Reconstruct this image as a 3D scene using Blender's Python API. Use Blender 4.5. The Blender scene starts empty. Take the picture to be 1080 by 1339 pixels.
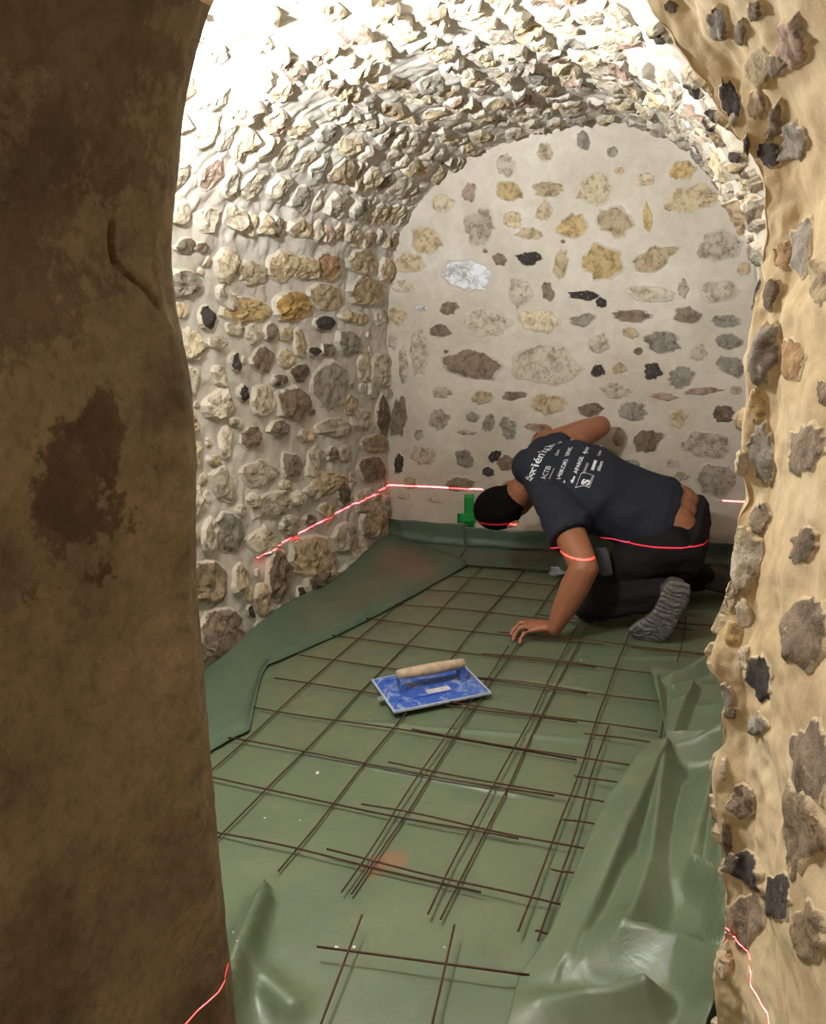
import bpy, bmesh, math, random
import numpy as np
from mathutils import Vector, Matrix
from mathutils.bvhtree import BVHTree

random.seed(7); rng = np.random.default_rng(7)
SC = bpy.context.scene
COL = SC.collection

# ------------------------------------------------------------------ camera
FPX = 1090.0
YAW, PITCH, ROLL = -0.385717, 0.247743, -0.0401426
CAM = np.array([1.33876, -1.47693, 1.26520])
_w = np.array([math.sin(YAW)*math.cos(PITCH), math.cos(YAW)*math.cos(PITCH), -math.sin(PITCH)])
_r = np.array([math.cos(YAW), -math.sin(YAW), 0.0]); _u = np.cross(_r, _w)
CR = math.cos(ROLL)*_r + math.sin(ROLL)*_u
CU = -math.sin(ROLL)*_r + math.cos(ROLL)*_u
CW = _w
cd = bpy.data.cameras.new('camera'); co = bpy.data.objects.new('camera', cd); COL.objects.link(co)
cd.sensor_fit = 'HORIZONTAL'; cd.sensor_width = 36.0; cd.lens = 36.0*FPX/1080.0
cd.clip_start = 0.02; cd.clip_end = 50
m = Matrix(((CR[0], CU[0], -CW[0], CAM[0]), (CR[1], CU[1], -CW[1], CAM[1]), (CR[2], CU[2], -CW[2], CAM[2]), (0, 0, 0, 1)))
co.matrix_world = m
SC.camera = co

# ------------------------------------------------------------------ light
SC.view_settings.view_transform = 'Standard'; SC.view_settings.look = 'None'
SC.view_settings.gamma = 1.0; SC.view_settings.use_curve_mapping = False
SC.view_settings.exposure = 0.0
w = bpy.data.worlds.new('world'); SC.world = w; w.use_nodes = True
w.node_tree.nodes['Background'].inputs[0].default_value = (0.95, 0.90, 0.80, 1)
w.node_tree.nodes['Background'].inputs[1].default_value = 0.10

def lamp(name, kind, loc, energy, color, **kw):
    l = bpy.data.lights.new(name, kind); l.energy = energy; l.color = color
    for k, v in kw.items(): setattr(l, k, v)
    o = bpy.data.objects.new(name, l); o.location = loc; COL.objects.link(o); return o
# bare site lamp hanging in the room just behind the left jamb
lamp('site_lamp', 'POINT', (0.24, -0.10, 1.66), 46, (0.93, 0.97, 1.0), shadow_soft_size=0.03)
fl = lamp('vault_fill_spot', 'SPOT', (0.24, -0.10, 1.66), 270, (0.93, 0.97, 1.0), shadow_soft_size=0.03, spot_size=2.5, spot_blend=1.0)  # second light added at the lamp's position to brighten the vault
fl.rotation_euler = Vector((0.15, 0.85, 0.70)).to_track_quat('-Z', 'Y').to_euler()
# warm bulb of the corridor, beside and behind the photographer
lamp('corridor_bulb', 'POINT', (0.84, -2.2, 1.50), 20, (1.0, 0.89, 0.76), shadow_soft_size=0.05)
# red line laser: a real horizontal light blade at its level
LZ = 0.345
las = lamp('line_laser', 'POINT', (1.09, -1.33, LZ), 60.0, (1, 1, 1), shadow_soft_size=0.0)
las.data.use_nodes = True
nt = las.data.node_tree; nt.nodes.clear()
out = nt.nodes.new('ShaderNodeOutputLight'); em = nt.nodes.new('ShaderNodeEmission')
tc = nt.nodes.new('ShaderNodeTexCoord'); sp = nt.nodes.new('ShaderNodeSeparateXYZ')
ab = nt.nodes.new('ShaderNodeMath'); ab.operation = 'ABSOLUTE'
lt = nt.nodes.new('ShaderNodeMath'); lt.operation = 'LESS_THAN'; lt.inputs[1].default_value = 0.0008
mu = nt.nodes.new('ShaderNodeMath'); mu.operation = 'MULTIPLY'; mu.inputs[1].default_value = 180.0
nt.links.new(tc.outputs['Normal'], sp.inputs[0]); nt.links.new(sp.outputs[2], ab.inputs[0])
nt.links.new(ab.outputs[0], lt.inputs[0]); nt.links.new(lt.outputs[0], mu.inputs[0])
fo = nt.nodes.new('ShaderNodeLightFalloff'); nt.links.new(mu.outputs[0], fo.inputs['Strength']); nt.links.new(fo.outputs['Linear'], em.inputs['Strength']); em.inputs['Color'].default_value = (1.0, 0.035, 0.06, 1)
nt.links.new(em.outputs[0], out.inputs[0])

# ------------------------------------------------------------------ helpers
def pix_ray(x, y):
    d = CW + CR*(x-540)/FPX - CU*(y-669.5)/FPX
    return d/np.linalg.norm(d)
def on_plane(x, y, ax, v):
    d = pix_ray(x, y); t = (v-CAM[ax])/d[ax]; return CAM+d*t
def s2l(c):
    c = np.array(c, float)/255.0
    return tuple(np.where(c <= 0.04045, c/12.92, ((c+0.055)/1.055)**2.4))

def _hash(ix, iy, iz, seed):
    h = (ix*374761393 + iy*668265263 + iz*2147483647 + seed*1274126177) & 0xFFFFFFFF
    h = ((h ^ (h >> 13))*1274126177) & 0xFFFFFFFF
    h = (h ^ (h >> 16)) & 0xFFFFFFFF
    h = (h*2246822519) & 0xFFFFFFFF
    h = h ^ (h >> 15)
    return h/4294967295.0
def vnoise(P, f, seed=0):
    P = np.asarray(P)*f; I = np.floor(P).astype(np.int64); F = P-I; F = F*F*(3-2*F)
    r = 0
    for a in (0, 1):
        for b in (0, 1):
            for c in (0, 1):
                wt = (F[..., 0] if a else 1-F[..., 0])*(F[..., 1] if b else 1-F[..., 1])*(F[..., 2] if c else 1-F[..., 2])
                r = r + wt*_hash(I[..., 0]+a, I[..., 1]+b, I[..., 2]+c, seed)
    return r*2-1
def fbm(P, f, octv=4, seed=0, gain=0.5):
    r = 0; a = 1.0; s = 0
    for o in range(octv):
        r = r + a*vnoise(P, f*2**o, seed+o*17); s += a; a *= gain
    return r/s
def ridged(P, f, octv=3, seed=0):
    r = 0; a = 1.0; s = 0
    for o in range(octv):
        r = r + a*(1-2*np.abs(vnoise(P, f*2**o, seed+o*31))); s += a; a *= .5
    return r/s

def seg_dist(X, Y, a, b_):
    ax, ay = a; bx_, by = b_; dx, dy = bx_-ax, by-ay; L2 = dx*dx+dy*dy
    t_ = ((X-ax)*dx+(Y-ay)*dy)/L2; tc_ = np.clip(t_, 0, 1)
    side = (X-ax)*dy-(Y-ay)*dx
    return np.hypot(X-(ax+tc_*dx), Y-(ay+tc_*dy)), t_, np.sign(side)
def obj(name, verts, faces, mat, parent=None, smooth=True, loc=(0, 0, 0), **props):
    me = bpy.data.meshes.new(name)
    me.from_pydata([tuple(v) for v in verts], [], [tuple(f) for f in faces])
    if mat: me.materials.append(mat)
    if smooth: me.polygons.foreach_set('use_smooth', [True]*len(me.polygons))
    o = bpy.data.objects.new(name, me); o.location = loc; COL.objects.link(o)
    if parent: o.parent = parent
    for k, v in props.items(): o[k] = v
    return o
def empty(name, loc=(0, 0, 0), **props):
    o = bpy.data.objects.new(name, None); o.location = loc; o.empty_display_size = .05; COL.objects.link(o)
    for k, v in props.items(): o[k] = v
    return o
def grid_faces(nu, nv):
    i = np.arange(nu-1)[:, None]*nv+np.arange(nv-1)[None, :]
    return np.stack([i, i+nv, i+nv+1, i+1], -1).reshape(-1, 4)
def grid_obj(name, G, mat, parent=None, smooth=True, **props):
    nu, nv, _ = G.shape
    V = G.reshape(-1, 3); Fq = grid_faces(nu, nv)
    me = bpy.data.meshes.new(name)
    me.vertices.add(len(V)); me.vertices.foreach_set('co', V.astype(np.float32).ravel())
    me.loops.add(Fq.size); me.loops.foreach_set('vertex_index', Fq.astype(np.int32).ravel())
    me.polygons.add(len(Fq)); me.polygons.foreach_set('loop_start', np.arange(0, Fq.size, 4, dtype=np.int32))
    me.polygons.foreach_set('use_smooth', np.ones(len(Fq), bool) if smooth else np.zeros(len(Fq), bool))
    me.update(calc_edges=True); me.validate()
    me.materials.append(mat)
    o = bpy.data.objects.new(name, me); COL.objects.link(o)
    if parent: o.parent = parent
    for k, v in props.items(): o[k] = v
    return o
def bvh_of(G):
    V = G.reshape(-1, 3); return BVHTree.FromPolygons(V.tolist(), grid_faces(G.shape[0], G.shape[1]).tolist())

# ------------------------------------------------------------------ materials
def mat_base(name, rough=0.9):
    mt = bpy.data.materials.new(name); mt.use_nodes = True
    n = mt.node_tree.nodes; b = n['Principled BSDF']; b.inputs['Roughness'].default_value = rough
    return mt, mt.node_tree, b
def N(t, ty, **kw):
    n = t.nodes.new(ty)
    for k, v in kw.items():
        if k in n.inputs.keys() if hasattr(n.inputs, 'keys') else False: n.inputs[k].default_value = v
        else: setattr(n, k, v)
    return n
def noise_node(t, vec, scale, detail=4, rough=.5, dist=0.0):
    n = t.nodes.new('ShaderNodeTexNoise'); n.inputs['Scale'].default_value = scale
    n.inputs['Detail'].default_value = detail; n.inputs['Roughness'].default_value = rough
    n.inputs['Distortion'].default_value = dist
    if vec is not None: t.links.new(vec, n.inputs['Vector'])
    return n.outputs[0]
def ramp(t, fac, stops):
    r = t.nodes.new('ShaderNodeValToRGB'); t.links.new(fac, r.inputs[0])
    el = r.color_ramp.elements
    el[0].position, el[0].color = stops[0][0], (*stops[0][1], 1)
    el[1].position, el[1].color = stops[1][0], (*stops[1][1], 1)
    for p, c in stops[2:]:
        e = el.new(p); e.color = (*c, 1)
    return r.outputs[0]
def mix(t, fac, a, b, mode='MIX'):
    m_ = t.nodes.new('ShaderNodeMix'); m_.data_type = 'RGBA'; m_.blend_type = mode
    for sock, v in ((m_.inputs[0], fac), (m_.inputs[6], a), (m_.inputs[7], b)):
        if isinstance(v, (int, float)): sock.default_value = v
        elif isinstance(v, tuple): sock.default_value = (*v, 1) if len(v) == 3 else v
        else: t.links.new(v, sock)
    return m_.outputs[2]
def bump(t, b, h, strength, dist, prev=None):
    n = t.nodes.new('ShaderNodeBump'); n.inputs['Strength'].default_value = strength; n.inputs['Distance'].default_value = dist
    t.links.new(h, n.inputs['Height'])
    if prev: t.links.new(prev, n.inputs['Normal'])
    t.links.new(n.outputs[0], b.inputs['Normal']); return n.outputs[0]
def texco(t, kind='Object'):
    return t.nodes.new('ShaderNodeTexCoord').outputs[kind]

def mk_mortar(name, base, dark, stain_amt=.35, bumpd=.004):
    mt, t, b = mat_base(name, .92)
    v = texco(t)
    c = ramp(t, noise_node(t, v, 3.2, 5, .6), [(.35, dark), (.62, base)])
    c = mix(t, stain_amt, c, ramp(t, noise_node(t, v, 22, 5, .65), [(.3, tuple(x*.72 for x in dark)), (.6, (.95, .95, .95))]), 'MULTIPLY')
    t.links.new(c, b.inputs['Base Color'])
    p = bump(t, b, noise_node(t, v, 38, 6, .6), .55, bumpd)
    bump(t, b, noise_node(t, v, 260, 3, .6), .35, .0012, p)
    return mt
M_MORTAR = mk_mortar('lime_mortar', s2l((208, 201, 189)), s2l((188, 179, 165)))
M_BACKM = mk_mortar('lime_mortar_smooth', s2l((206, 196, 180)), s2l((190, 178, 160)), .22, .0025)
M_PASSM = mk_mortar('warm_mortar', s2l((214, 194, 158)), s2l((190, 166, 128)), .3, .004)
M_FLOOR = mk_mortar('floor_screed', s2l((120, 112, 98)), s2l((90, 84, 72)))

def mk_stone(name, mort, smear):
    mt, t, b = mat_base(name, .88)
    v0 = texco(t); oi = t.nodes.new('ShaderNodeObjectInfo')
    ad = t.nodes.new('ShaderNodeVectorMath'); ad.operation = 'ADD'
    sc_ = t.nodes.new('ShaderNodeMath'); sc_.operation = 'MULTIPLY'; sc_.inputs[1].default_value = 57.0
    t.links.new(oi.outputs['Random'], sc_.inputs[0])
    t.links.new(v0, ad.inputs[0]); t.links.new(sc_.outputs[0], ad.inputs[1]); v = ad.outputs[0]
    col = oi.outputs['Color']
    dk = ramp(t, noise_node(t, v, 26, 6, .68, .4), [(.36, (.36, .31, .26)), (.55, (1, 1, 1))])
    c = mix(t, .8, col, dk, 'MULTIPLY')
    spk = ramp(t, noise_node(t, v, 75, 4, .7), [(.60, (0, 0, 0)), (.68, (1, 1, 1))])
    c = mix(t, mixfac(t, spk, .45), c, s2l((205, 190, 165)))
    hol = ramp(t, noise_node(t, v, 48, 3, .6), [(.34, (1, 1, 1)), (.40, (0, 0, 0))])
    c = mix(t, mixfac(t, hol, .55), c, s2l((70, 58, 44)))
    at = t.nodes.new('ShaderNodeAttribute'); at.attribute_name = 'rim'
    q = t.nodes.new('ShaderNodeMath'); q.operation = 'MULTIPLY_ADD'; q.inputs[1].default_value = smear
    t.links.new(noise_node(t, v, 30, 7, .68, .2), q.inputs[0]); t.links.new(at.outputs['Fac'], q.inputs[2])
    e_ = ramp(t, q.outputs[0], [(.62*smear+.02, (1, 1, 1)), (.62*smear+.16, (0, 0, 0))])
    c = mix(t, e_, c, mort)
    t.links.new(c, b.inputs['Base Color'])
    p = bump(t, b, noise_node(t, v, 45, 6, .7, .3), .8, .008)
    bump(t, b, noise_node(t, v, 190, 4, .6), .5, .002, p)
    return mt
def mixfac(t, s, k):
    m_ = t.nodes.new('ShaderNodeMath'); m_.operation = 'MULTIPLY'; m_.inputs[1].default_value = k
    t.links.new(s, m_.inputs[0]); return m_.outputs[0]
M_STONE = mk_stone('rubble_stone', s2l((200, 190, 174)), 1.25)
M_STONE_B = mk_stone('pointed_stone', s2l((192, 182, 165)), 1.35)
M_STONE_P = mk_stone('passage_stone', s2l((196, 176, 142)), 1.2)

def mk_plaster():
    mt, t, b = mat_base('old_brown_plaster', .93)
    v = texco(t)
    c = ramp(t, noise_node(t, v, 5.0, 8, .66, .1), [(.34, s2l((92, 80, 62))), (.5, s2l((126, 112, 88))), (.66, s2l((150, 133, 106)))])
    # old damp-brown patches low down on the jamb face, with ragged outlines of their own
    nz = noise_node(t, v, 16, 9, .72, .15)
    for (yy, zz, ry, rz, k) in ((-.835, 1.09, .055, .075, .8), (-.80, 1.13, .035, .06, .8), (-.80, 1.06, .05, .05, .8), (-.875, 1.07, .035, .07, .7), (-.86, 1.33, .10, .10, .5), (-.80, 1.50, .12, .14, .45)):
        mp = t.nodes.new('ShaderNodeMapping'); mp.inputs['Location'].default_value = (0, -yy/ry, -zz/rz); mp.inputs['Scale'].default_value = (0, 1/ry, 1/rz)
        t.links.new(v, mp.inputs['Vector'])
        ln = t.nodes.new('ShaderNodeVectorMath'); ln.operation = 'LENGTH'; t.links.new(mp.outputs[0], ln.inputs[0])
        ad = t.nodes.new('ShaderNodeMath'); ad.operation = 'MULTIPLY_ADD'; ad.inputs[1].default_value = 6.0; t.links.new(nz, ad.inputs[0]); t.links.new(ln.outputs['Value'], ad.inputs[2])
        k_ = ramp(t, ad.outputs[0], [(.0, (1, 1, 1)), (1.0, (0, 0, 0))])
        mr = t.nodes.new('ShaderNodeMapRange'); mr.inputs[1].default_value = 3.75; mr.inputs[2].default_value = 4.0; mr.inputs[3].default_value = k; mr.inputs[4].default_value = 0
        t.links.new(ad.outputs[0], mr.inputs[0]); c = mix(t, mr.outputs[0], c, s2l((78, 60, 40)))
    c = mix(t, .45, c, ramp(t, noise_node(t, v, 70, 5, .7), [(.35, (.45, .4, .33)), (.55, (1, 1, 1))]), 'MULTIPLY')
    t.links.new(c, b.inputs['Base Color'])
    p = bump(t, b, noise_node(t, v, 28, 8, .68), .9, .010)
    bump(t, b, noise_node(t, v, 240, 4, .7), .6, .0015, p)
    return mt
def mapr(t, s, a, b_):
    m_ = t.nodes.new('ShaderNodeMapRange'); m_.inputs[1].default_value = a; m_.inputs[2].default_value = b_
    t.links.new(s, m_.inputs[0]); return m_.outputs[0]
def mixfac2(t, a, b_):
    m_ = t.nodes.new('ShaderNodeMath'); m_.operation = 'MULTIPLY'
    t.links.new(a, m_.inputs[0]); t.links.new(b_, m_.inputs[1]); return m_.outputs[0]
M_PLASTER = mk_plaster()

def mk_sheet(name, col, stain=False, rough=.36):
    mt, t, b = mat_base(name, rough)
    v = texco(t)
    c = mix(t, 1.0, col, ramp(t, noise_node(t, v, 4, 4, .6), [(.3, (.82, .85, .82)), (.7, (1.05, 1.04, 1.0))]), 'MULTIPLY')
    dust = ramp(t, noise_node(t, v, 9, 8, .7), [(.55, (0, 0, 0)), (.75, (1, 1, 1))])
    c = mix(t, mixfac(t, dust, .22 if stain else .06), c, s2l((150, 150, 120)))
    if stain:
        for (x, y, r) in ((.627, .058, .045), (.60, .015, .03)):
            d = t.nodes.new('ShaderNodeVectorMath'); d.operation = 'DISTANCE'; d.inputs[1].default_value = (x, y, 0)
            t.links.new(v, d.inputs[0])
            rr = t.nodes.new('ShaderNodeMath'); rr.operation = 'MULTIPLY_ADD'; rr.inputs[1].default_value = .10; rr.inputs[2].default_value = -.05
            t.links.new(noise_node(t, v, 45, 5, .7), rr.inputs[0])
            s_ = t.nodes.new('ShaderNodeMath'); s_.operation = 'ADD'; t.links.new(d.outputs['Value'], s_.inputs[0]); t.links.new(rr.outputs[0], s_.inputs[1])
            k = ramp(t, s_.outputs[0], [(r*.5, (1, 1, 1)), (r, (0, 0, 0))])
            c = mix(t, mixfac(t, k, .55), c, s2l((140, 88, 60)))
    t.links.new(c, b.inputs['Base Color'])
    rg = ramp(t, noise_node(t, v, 12, 5, .6), [(.3, (.34,)*3), (.7, (.56,)*3)])
    t.links.new(rg, b.inputs['Roughness'])
    p = bump(t, b, noise_node(t, v, 14, 6, .6, 1.2), .35, .006)
    bump(t, b, noise_node(t, v, 420, 2, .5), .15, .0006, p)
    return mt
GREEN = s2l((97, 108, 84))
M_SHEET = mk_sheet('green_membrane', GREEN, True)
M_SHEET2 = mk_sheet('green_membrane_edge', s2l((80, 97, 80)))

def simple(name, col, rough=.6, metal=0.0, nscale=None, namt=.3, bumps=None, spec=None):
    mt, t, b = mat_base(name, rough); b.inputs['Metallic'].default_value = metal
    v = texco(t); b.inputs['Base Color'].default_value = (*col, 1)
    if spec is not None: b.inputs['Specular IOR Level'].default_value = spec
    if nscale:
        c = mix(t, namt, col, ramp(t, noise_node(t, v, nscale, 6, .65), [(.35, (.25, .25, .25)), (.6, (1, 1, 1))]), 'MULTIPLY')
        t.links.new(c, b.inputs['Base Color'])
    prev = None
    for (s, st, d) in (bumps or []): prev = bump(t, b, noise_node(t, v, s, 5, .6), st, d, prev)
    return mt
M_RUST = simple('rusty_steel', s2l((84, 56, 36)), .75, .35, 120, .6, [(400, .6, .0006)])
M_SKIN = simple('tanned_skin', s2l((152, 98, 70)), .5, 0, 30, .18, [(160, .25, .001)])
M_SHIRT = simple('navy_cotton', s2l((40, 43, 54)), .9, 0, 14, .22, [(9, .35, .02), (700, .2, .0008)], .25)
M_PANTS = simple('black_work_cloth', s2l((24, 24, 27)), .9, 0, 12, .35, [(16, .4, .012), (500, .2, .001)], .25)
M_HAIR = simple('dark_hair', s2l((17, 12, 10)), .95, 0, 200, .5, [(420, .8, .002)], .1)
M_PRINT = simple('white_print', s2l((225, 226, 230)), .7)
M_SOLE = simple('dusty_grey_rubber', s2l((112, 110, 106)), .85, 0, 45, .55, [(60, .7, .004)])
M_UPPER = simple('dusty_boot_leather', s2l((78, 72, 66)), .8, 0, 30, .5, [(60, .4, .003)])
M_TAPE = simple('green_tape', s2l((18, 140, 60)), .5, 0, 40, .15)
M_POCKET = simple('grey_pocket_cloth', s2l((62, 64, 70)), .8, 0, 60, .3)
M_CRUMB = simple('plaster_crumb_white', s2l((225, 222, 212)), .9)
M_EYE = simple('eye_white', (.8, .78, .75), .2)
M_TAPEW = simple('steel_tab', s2l((170, 170, 165)), .5, .4, 60, .4)

def mk_blue():
    mt, t, b = mat_base('dusty_blue_plastic', .55)
    v = texco(t)
    k = ramp(t, noise_node(t, v, 18, 8, .72, 1.0), [(.50, (0, 0, 0)), (.66, (1, 1, 1))])
    c = mix(t, mixfac(t, k, .7), s2l((40, 82, 165)), s2l((176, 188, 208)))
    k2 = ramp(t, noise_node(t, v, 60, 6, .7), [(.6, (0, 0, 0)), (.7, (1, 1, 1))])
    c = mix(t, mixfac(t, k2, .6), c, s2l((215, 216, 220)))
    t.links.new(c, b.inputs['Base Color']); bump(t, b, noise_node(t, v, 90, 5, .6), .4, .001); return mt
M_BLUE = mk_blue()
M_DUSTB = simple('dusty_edge_plastic', s2l((176, 186, 204)), .7, 0, 50, .3)
M_GRIP = simple('mortar_caked_grip', s2l((186, 164, 140)), .85, 0, 35, .45, [(80, .5, .002)])
def mk_wrap():
    mt, t, b = mat_base('clear_wrapper', .15)
    b.inputs['Base Color'].default_value = (.8, .86, .9, 1); b.inputs['Transmission Weight'].default_value = .75
    bump(t, b, noise_node(t, texco(t), 60, 3, .5), .6, .004); return mt
M_WRAP = mk_wrap()

# ------------------------------------------------------------------ room shell
# cross-section of the vaulted room, left floor -> crown -> right floor (x, z)
SEC = np.array([(-.375, -.06), (-.37, .25), (-.355, .6), (-.34, 1.0), (-.325, 1.3), (-.29, 1.5), (-.23, 1.65), (-.08, 1.80), (.09, 1.885),
                (.25, 1.94), (.46, 1.975), (.68, 1.985), (.88, 1.95), (1.06, 1.86), (1.2, 1.69), (1.30, 1.5), (1.37, 1.25), (1.41, .9), (1.43, .5), (1.44, -.06)])
def resample(P, n):
    d = np.r_[0, np.cumsum(np.linalg.norm(np.diff(P, axis=0), axis=1))]
    s = np.linspace(0, d[-1], n)
    Q = np.stack([np.interp(s, d, P[:, k]) for k in range(P.shape[1])], 1)
    return Q
def smoothline(Q, it):
    Q = Q.copy()
    for _ in range(it): Q[1:-1] = .25*Q[:-2]+.5*Q[1:-1]+.25*Q[2:]
    return Q
NS, NY = 540, 290
sec = smoothline(resample(SEC, NS), 260)
ny_ = np.linspace(-.50, 2.42, NY)
tan = np.gradient(sec, axis=0); tan /= np.linalg.norm(tan, axis=1)[:, None]
inn = np.stack([tan[:, 1], -tan[:, 0]], 1)        # inward normal
G = np.zeros((NS, NY, 3)); G[..., 0] = sec[:, None, 0]; G[..., 1] = ny_[None, :]; G[..., 2] = sec[:, None, 1]
Nn = np.zeros_like(G); Nn[..., 0] = inn[:, None, 0]; Nn[..., 2] = inn[:, None, 1]
vault = np.clip((G[..., 2]-1.25)/.25, 0, 1)
D = .016*fbm(G, 4, 3, 1) + .010*fbm(G, 14, 3, 5)
D += vault*(.010*ridged(G*np.array([1, .8, 1]), 9, 3, 9) + .010*fbm(G, 30, 2, 12))
D += (1-vault)*(.006*fbm(G, 28, 2, 12))
G += Nn*D[..., None]
_wy = np.clip((.12-G[..., 1])/.42, 0, 1); _wx = np.clip((G[..., 0]-.7)/.6, 0, 1)
G[..., 0] += .26*_wy*_wy*(3-2*_wy)*_wx*_wx; G[..., 2] += .10*_wy*_wx*np.clip((G[..., 2]-1.2)/.3, 0, 1)
SEAM1 = int(np.argmax(sec[:, 1] > 1.36)); SEAM2 = NS-1-int(np.argmax(sec[::-1, 1] > 1.36))
grp = dict(kind='structure')
wall_left = grid_obj('wall_left', G[:SEAM1+1], M_MORTAR, **grp)
ceiling = grid_obj('ceiling', G[SEAM1:SEAM2+1], M_MORTAR, **grp)
wall_right = grid_obj('wall_right', G[SEAM2:], M_MORTAR, **grp)
B_ROOM = bvh_of(G)

NB = 230
bx = np.linspace(-.5, 1.55, NB); bz = np.linspace(-.08, 2.12, 240)
GB = np.zeros((NB, 240, 3)); GB[..., 0] = bx[:, None]; GB[..., 2] = bz[None, :]; GB[..., 1] = 2.4
GB[..., 1] += .010*fbm(GB, 3, 3, 40)+.004*fbm(GB, 12, 3, 44)
wall_back = grid_obj('wall_back', GB, M_BACKM, **grp)
B_BACK = bvh_of(GB)

fx = np.linspace(-.6, 1.9, 40); fy = np.linspace(-2.6, 2.5, 60)
GF = np.zeros((40, 60, 3)); GF[..., 0] = fx[:, None]; GF[..., 1] = fy[None]; GF[..., 2] = -.02
GF[..., 2] += .004*fbm(GF, 5, 2, 3)
floor = grid_obj('floor', GF, M_FLOOR, **grp)

# doorway passage: arched cross-section at the opening, splayed to the right towards the camera
PS = np.array([(.695, -.03), (.695, .38), (.700, .60), (.703, .744), (.709, .90), (.716, 1.0), (.731, 1.096), (.736, 1.185), (.719, 1.271), (.721, 1.33),
               (.742, 1.406), (.763, 1.487), (.797, 1.567), (.86, 1.66), (.95, 1.72), (1.05, 1.715), (1.14, 1.66), (1.205, 1.598), (1.240, 1.52), (1.278, 1.485),
               (1.318, 1.44), (1.345, 1.38), (1.342, 1.3), (1.343, 1.216), (1.341, 1.093), (1.333, .972), (1.324, .844), (1.331, .615), (1.344, .366), (1.347, .175), (1.347, -.03)])
NP, NQ = 900, 230
ps = smoothline(resample(PS, NP), 120)
pt_ = np.gradient(ps, axis=0); pt_ /= np.linalg.norm(pt_, axis=1)[:, None]
pout = smoothline(np.stack([-pt_[:, 1], pt_[:, 0]], 1), 1900); pout /= np.linalg.norm(pout, axis=1)[:, None]        # outwards from the opening
rt = np.clip((ps[:, 0]-.75)/.55, 0, 1); rt = rt*rt*(3-2*rt)   # 0 left jamb .. 1 right jamb
yedge = -.68*(1-rt)-.345*rt
# profile along the wall thickness: (offset outwards, distance from the edge)
pr_left = np.array([(.42, .22), (.20, .15), (.06, .10), (.012, .035), (0, 0), (.004, -.05), (.012, -.2), (.03, -.7), (.05, -1.7)])
pr_right = np.array([(.42, .16), (.16, .12), (.05, .07), (.010, .03), (0, 0), (.036, -.028), (.052, -.077), (.070, -.155), (.100, -.35), (.16, -.9), (.26, -1.9)])
ql = resample(pr_left, 4000); qr = resample(pr_right, 4000)
def dens(q):   # finer near the edge
    d = np.abs(q[:, 1]); wgt = 1/(.02+d); c = np.cumsum(wgt); c = (c-c[0])/(c[-1]-c[0])
    s = np.linspace(0, 1, NQ); return smoothline(np.stack([np.interp(s, c, q[:, k]) for k in (0, 1)], 1), 2)
ql = dens(ql); qr = dens(qr)
GP = np.zeros((NP, NQ, 3))
qq = ql[None]*(1-rt[:, None, None])+qr[None]*rt[:, None, None]
GP[..., 0] = ps[:, None, 0]+pout[:, None, 0]*qq[..., 0]
GP[..., 2] = ps[:, None, 1]+pout[:, None, 1]*qq[..., 0]
GP[..., 1] = yedge[:, None]+qq[..., 1]
e1 = np.gradient(GP, axis=0); e2 = np.gradient(GP, axis=1); nP = np.cross(e2, e1); nP /= np.linalg.norm(nP, axis=2)[..., None]+1e-9
cen = np.array([1.02, -1.2, .8]); flip = np.sign(((cen-GP)*nP).sum(-1)); flip[flip == 0] = 1
nP *= np.sign(np.median(flip))
rr = rt[:, None]
DP = (1-rr)*(.0035*fbm(GP, 7, 3, 60)+.003*ridged(GP, 18, 3, 63)*np.clip(vnoise(GP, 5, 9), 0, 1)+.0012*fbm(GP, 60, 2, 66))
edg = np.exp(-((GP[..., 1]+.69)/.035)**2)
DP += (1-rr)*edg*(.007*ridged(GP, 12, 3, 91)+.009*np.exp(-((GP[..., 2]-1.04)/.055)**2)+.004*fbm(GP, 45, 2, 95))
for (a_, b__) in (((-.748, 1.352), (-.742, 1.318)), ((-.742, 1.318), (-.715, 1.300)), ((-.715, 1.300), (-.688, 1.272))):
    d_ = seg_dist(GP[..., 1]+.004*vnoise(GP, 60, 5), GP[..., 2], a_, b__)[0]; DP -= (1-rr)*.012*np.exp(-(d_/.004)**2)
DP += rr*(.020*fbm(GP, 9, 3, 70)+.008*fbm(GP, 26, 3, 73)+.0015*fbm(GP, 80, 2, 76))
GP += nP*DP[..., None]
zi1 = int(np.argmax(ps[:, 0] > .80)); zi2 = int(np.argmax(ps[:, 0] > 1.15))
wall_fl = grid_obj('wall_front_left', GP[:zi1+1], M_PLASTER, **grp)
ceil_p = grid_obj('ceiling_passage', GP[zi1:zi2+1], M_PASSM, **grp)
wall_fr = grid_obj('wall_front_right', GP[zi2:], M_PASSM, **grp)
B_PASS = bvh_of(GP)

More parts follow.
